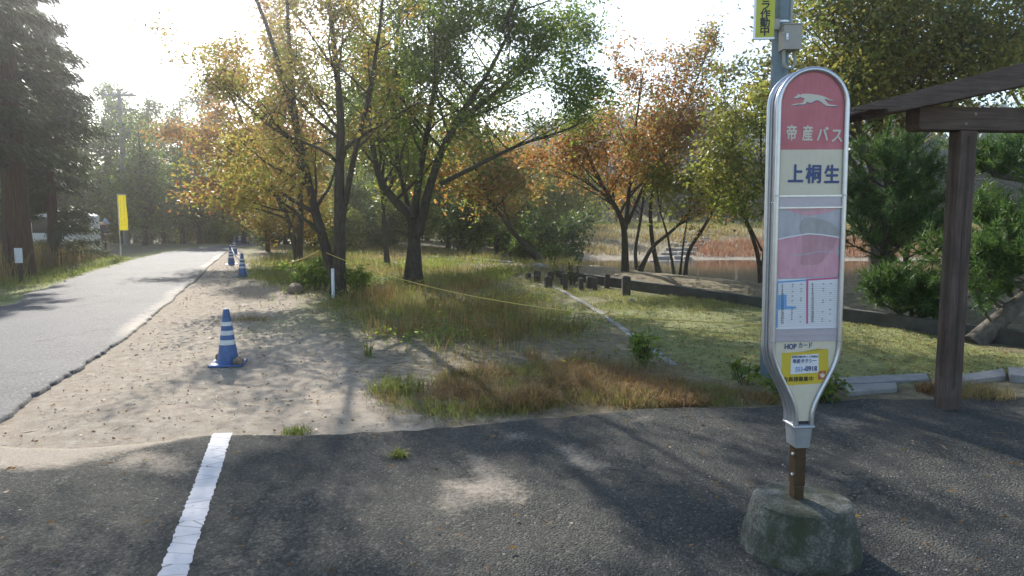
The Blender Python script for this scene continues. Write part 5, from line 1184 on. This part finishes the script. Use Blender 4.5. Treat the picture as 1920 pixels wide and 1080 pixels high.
tuft('golden dry grass clump at the right foot of the shelter post', G(1835, 741), .16, 700, .30, L_GRASSD, 6, .003, 1.0)
tuft('dry brown leaves and grass clump left of the shelter post', G(1745, 733), .14, 260, .13, L_GRASSB, 7, .003, 1.0)
tuft('green blades standing alone on the sand before the brown grass', G(690, 668), .30, 26, .06, L_GRASSG, 8, .005, .4)
tuft('green blades at the left end of the brown wispy grass', G(745, 735), .24, 240, .28, L_GRASSG, 9, .005, .9)

# ------------------------------------------------------------------ grass and litter nobody could count
r = np.random.default_rng(404)
def stuff(name, me, mat): return tag(link(name, me, mat), kind='stuff')
tall = GP([(650, 565), (700, 548), (790, 545), (900, 530), (1000, 545), (1060, 590), (1070, 622), (1030, 652), (960, 655), (860, 668), (780, 650), (715, 630), (675, 600)])
P = scatter(tall, 3600, r, lambda x, y: .05 + .95 * sm(.42, .66, fbm(x, y, 1.5, 21)), 1.0, True)
stuff('tall_dry_grass', blades('g', P, (.06 + .48 * r.random(len(P)) ** 2.2) * (.25 + 1.1 * fbm(P[:, 0], P[:, 1], 1.1, 22)), r, .0045, .45, .4), L_GRASSD)
P = scatter(tall, 2200, r, lambda x, y: .05 + .95 * sm(.42, .64, fbm(x, y, 1.4, 41)), .9, True)
stuff('tall_green_grass', blades('g', P, (.05 + .24 * r.random(len(P)) ** 1.5) * (.3 + fbm(P[:, 0], P[:, 1], .9, 22)), r, .0065, .7, .45), L_GRASSG)
P = scatter(tall, 2600, r, lambda x, y: .05 + .95 * sm(.48, .66, fbm(x, y, 1.2, 51)), .9, True)
stuff('tall_brown_grass', blades('g', P, .10 + .36 * r.random(len(P)) ** 1.5, r, .0035, .7, .45), L_GRASSB)
wisp = GP([(725, 735), (760, 715), (830, 705), (930, 702), (1000, 688), (1080, 682), (1180, 698), (1290, 716), (1440, 738), (1440, 752), (1200, 758), (1000, 768), (880, 782), (835, 790), (780, 762)])
cl_ = lambda x, y: sm(.36, .66, fbm(x, y, 2.1, 23)) ** 1.5 + .03
P = scatter(wisp, 19000, r, cl_, .28)
stuff('brown_wispy_grass', blades('g', P, (.04 + .22 * r.random(len(P)) ** 1.3) * (.35 + 1.1 * fbm(P[:, 0], P[:, 1], 1.6, 24)), r, .0024, 1.5, .6), L_GRASSB)
P = scatter(wisp, 7000, r, lambda x, y: .03 + .97 * sm(.45, .65, fbm(x, y, 1.8, 29)), .4)
stuff('short_green_grass', blades('g', P, .03 + .11 * r.random(len(P)), r, .0028, .9, .4), L_GRASSG)
P = scatter(wisp, 6000, r, lambda x, y: .03 + .97 * sm(.4, .65, fbm(x, y, 1.9, 59)), .5)
stuff('pale_wispy_grass', blades('g', P, .03 + .16 * r.random(len(P)), r, .0016, 1.5, .6), L_GRASSD)
mid = GP([(520, 520), (600, 500), (700, 490), (860, 490), (1000, 505), (1060, 560), (1110, 620), (1180, 680), (1080, 690), (900, 690), (740, 680), (660, 640), (600, 590), (540, 545)])
P = scatter(mid, 9000, r, lambda x, y: .03 + .97 * sm(.44, .7, fbm(x, y, 1.1, 25)), .9, True)
stuff('sparse_dry_grass', blades('g', P, .04 + .24 * r.random(len(P)) ** 2, r, .0036, .8, .4), L_GRASSD)
P = scatter(mid, 12000, r, lambda x, y: .03 + .97 * sm(.46, .66, fbm(x, y, 1.0, 45)), .9)
stuff('sparse_green_grass', blades('g', P, .03 + .16 * r.random(len(P)) ** 2, r, .004, .9, .4), L_GRASSG)
P = scatter(mid, 9000, r, lambda x, y: .02 + .98 * sm(.5, .68, fbm(x, y, 1.0, 61)), .9, True); P[:, 2] += .02 + .16 * r.random(len(P)) ** 2
stuff('low_weeds', quads_mesh('l', leaf_quads(P, .035 + .05 * r.random(len(P)), .026, r, -.1, .1)), L_BUSH)
edge = GP([(462, 524), (480, 500), (500, 492), (600, 485), (700, 486), (640, 540), (610, 580), (560, 570), (520, 545)])
P = scatter(edge, 9000, r, lambda x, y: .03 + .97 * sm(.42, .62, fbm(x, y, .9, 46)), .8)
stuff('clearing_edge_grass', blades('g', P, .03 + .20 * r.random(len(P)) ** 2, r, .006, .8, .4), L_GRASSG)
far = [(-8.5, 24), (-5, 20), (1.5, 17), (2, 24), (2.5, 34), (-4, 37), (-10.5, 40), (-11, 34)]
P = scatter(far, 8000, r, lambda x, y: .05 + .95 * sm(.42, .66, fbm(x, y, .6, 26)), .8, True)
stuff('far_dry_grass', blades('g', P, .08 + .34 * r.random(len(P)) ** 2, r, .008, .6, .4), L_GRASSD)
P = scatter(far, 9000, r, lambda x, y: .05 + .95 * sm(.44, .66, fbm(x, y, .6, 56)), .8, True)
stuff('far_green_grass', blades('g', P, .06 + .24 * r.random(len(P)) ** 1.6, r, .011, .8, .4), L_GRASSG)
P = scatter(MOSSP, 20000, r, lambda x, y: .05 + .95 * sm(.4, .62, fbm(x, y, 1.1, 27)), .5)
stuff('mossy_lawn', blades('g', P, .010 + .035 * r.random(len(P)) ** 2, r, .004, 1.1, .3), L_LAWN)
lawn2 = GP([(1010, 535), (1150, 545), (1430, 567), (1430, 580), (1180, 600), (1110, 590)])
P = scatter(lawn2, 9000, r, lambda x, y: .1 + .9 * sm(.4, .6, fbm(x, y, .9, 28)), .6)
stuff('rough_lawn', blades('g', P, .02 + .07 * r.random(len(P)) ** 2, r, .005, .9, .3), L_LAWN)
vg = GP([(-700, 800), (-200, 640), (0, 574), (100, 533), (175, 508), (245, 487), (215, 477), (120, 480), (0, 490), (-300, 500)])
P = scatter(vg, 26000, r, lambda x, y: .1 + .9 * sm(.3, .55, fbm(x, y, .7, 30)), .3)
stuff('verge_grass', blades('g', P, .04 + .16 * r.random(len(P)) ** 1.5, r, .006, .9, .35), L_GRASSG)
vt = GP([(0, 535), (60, 515), (120, 502), (180, 492), (185, 478), (100, 476), (0, 484)])
P = scatter(vt, 7000, r, lambda x, y: .1 + .9 * sm(.3, .5, fbm(x, y, .7, 31)), .5)
stuff('tall_verge_grass', blades('g', P, .35 + .65 * r.random(len(P)), r, .007, .35, .4), L_GRASSD)
red = [(9.2, 38), (14, 37.5), (22, 38), (32, 40), (36, 47), (24, 48), (11.5, 46)]
P = scatter(red, 12000, r, lambda x, y: (terr(x, y) > -.62) * 1., .6); stuff('red_bank_grass', blades('g', P, .12 + .34 * r.random(len(P)), r, .02, .6, .35), L_GRASSR)
bank = [(2, 40), (10, 40), (12, 47), (36, 50), (40, 62), (0, 62), (-3, 50)]
P = scatter(bank, 17000, r, lambda x, y: (.15 + .85 * sm(.4, .6, fbm(x, y, .3, 32))) * (terr(x, y) > -.55), 1.0); stuff('bank_grass', blades('g', P, .15 + .35 * r.random(len(P)), r, .02, .6, .35), L_GRASSD)
fld = [(0, 57), (60, 57), (75, 74), (-4, 74)]
P = scatter(fld, 16000, r, None, 1.0); stuff('field_grass', blades('g', P, .2 + .4 * r.random(len(P)), r, .03, .6, .35), L_GRASSG)
# fallen leaves, gravel, twigs
areas = [(SANDP, 900), (MOSSP, 2600), (mid, 2500), (wisp, 900), (PARKP, 0)]
Ps = [scatter(a_, n_, r) for a_, n_ in areas if n_]
q = np.stack([r.uniform(-4, 6, 260), r.uniform(2.4, 6.2, 260), np.full(260, .03)], 1); Ps.append(q)
P = np.concatenate(Ps); P[:, 2] += .012; dd = r.normal(size=P.shape); dd[:, 2] *= .12
stuff('fallen_leaves', quads_mesh('l', leaf_quads(P, .018 + .03 * r.random(len(P)), .018, r, -.02, .15, dd * 2.2)), L_LITTER)
def pebbles(name, P, s, mat):
    n = len(P); B = np.array([(1, 0, 0), (-.5, .86, 0), (-.5, -.86, 0), (0, 0, .8)]); a_ = r.random(n) * 6.28; c_, s_ = np.cos(a_), np.sin(a_)
    Q = B[None] * s[:, None, None] * (.7 + .6 * r.random((n, 4, 1))); V = np.stack([Q[..., 0] * c_[:, None] - Q[..., 1] * s_[:, None], Q[..., 0] * s_[:, None] + Q[..., 1] * c_[:, None], Q[..., 2]], -1) + P[:, None]
    b = np.arange(n)[:, None] * 4; T = np.concatenate([b + np.array([x]) for x in ((0, 1, 3), (1, 2, 3), (2, 0, 3))]); return stuff(name, mesh_np('p', V.reshape(-1, 3), T), mat)
P = scatter(SANDP, 3200, r); pebbles('gravel', P, .004 + .016 * r.random(len(P)) ** 4, M_PEB)
q = np.stack([r.uniform(-5, 5, 2600), r.uniform(2.3, 6.0, 2600), np.full(2600, .012)], 1); pebbles('loose_grit', q, .003 + .006 * r.random(len(q)) ** 2, M_STONE)
P = scatter(SANDP, 420, r); P2 = scatter(MOSSP, 300, r); q = np.stack([r.uniform(-3, 6, 150), r.uniform(2.4, 6.3, 150), np.full(150, .025)], 1); P = np.concatenate([P, P2, q]); P[:, 2] += .008
dd = r.normal(size=P.shape); dd[:, 2] *= .04
stuff('twigs_and_needles', quads_mesh('l', leaf_quads(P, .05 + .12 * r.random(len(P)) ** 2, .006, r, 0, .02, dd * 4)), L_LITTER)

#HAZE: scattering air added to imitate the lens glare towards the sun
hz = bpy.data.materials.new('glare_veil_air'); hz.use_nodes = True; t_ = hz.node_tree; t_.nodes.remove(t_.nodes['Principled BSDF'])
pv = t_.nodes.new('ShaderNodeVolumePrincipled'); pv.inputs['Color'].default_value = (.97, .96, .95, 1); pv.inputs['Density'].default_value = .0022; pv.inputs['Anisotropy'].default_value = .90
t_.links.new(pv.outputs[0], t_.nodes['Material Output'].inputs['Volume'])
tag(MB().box((-330, -46, -6), (330, 430, 34)).build('glare_haze', hz), kind='stuff')
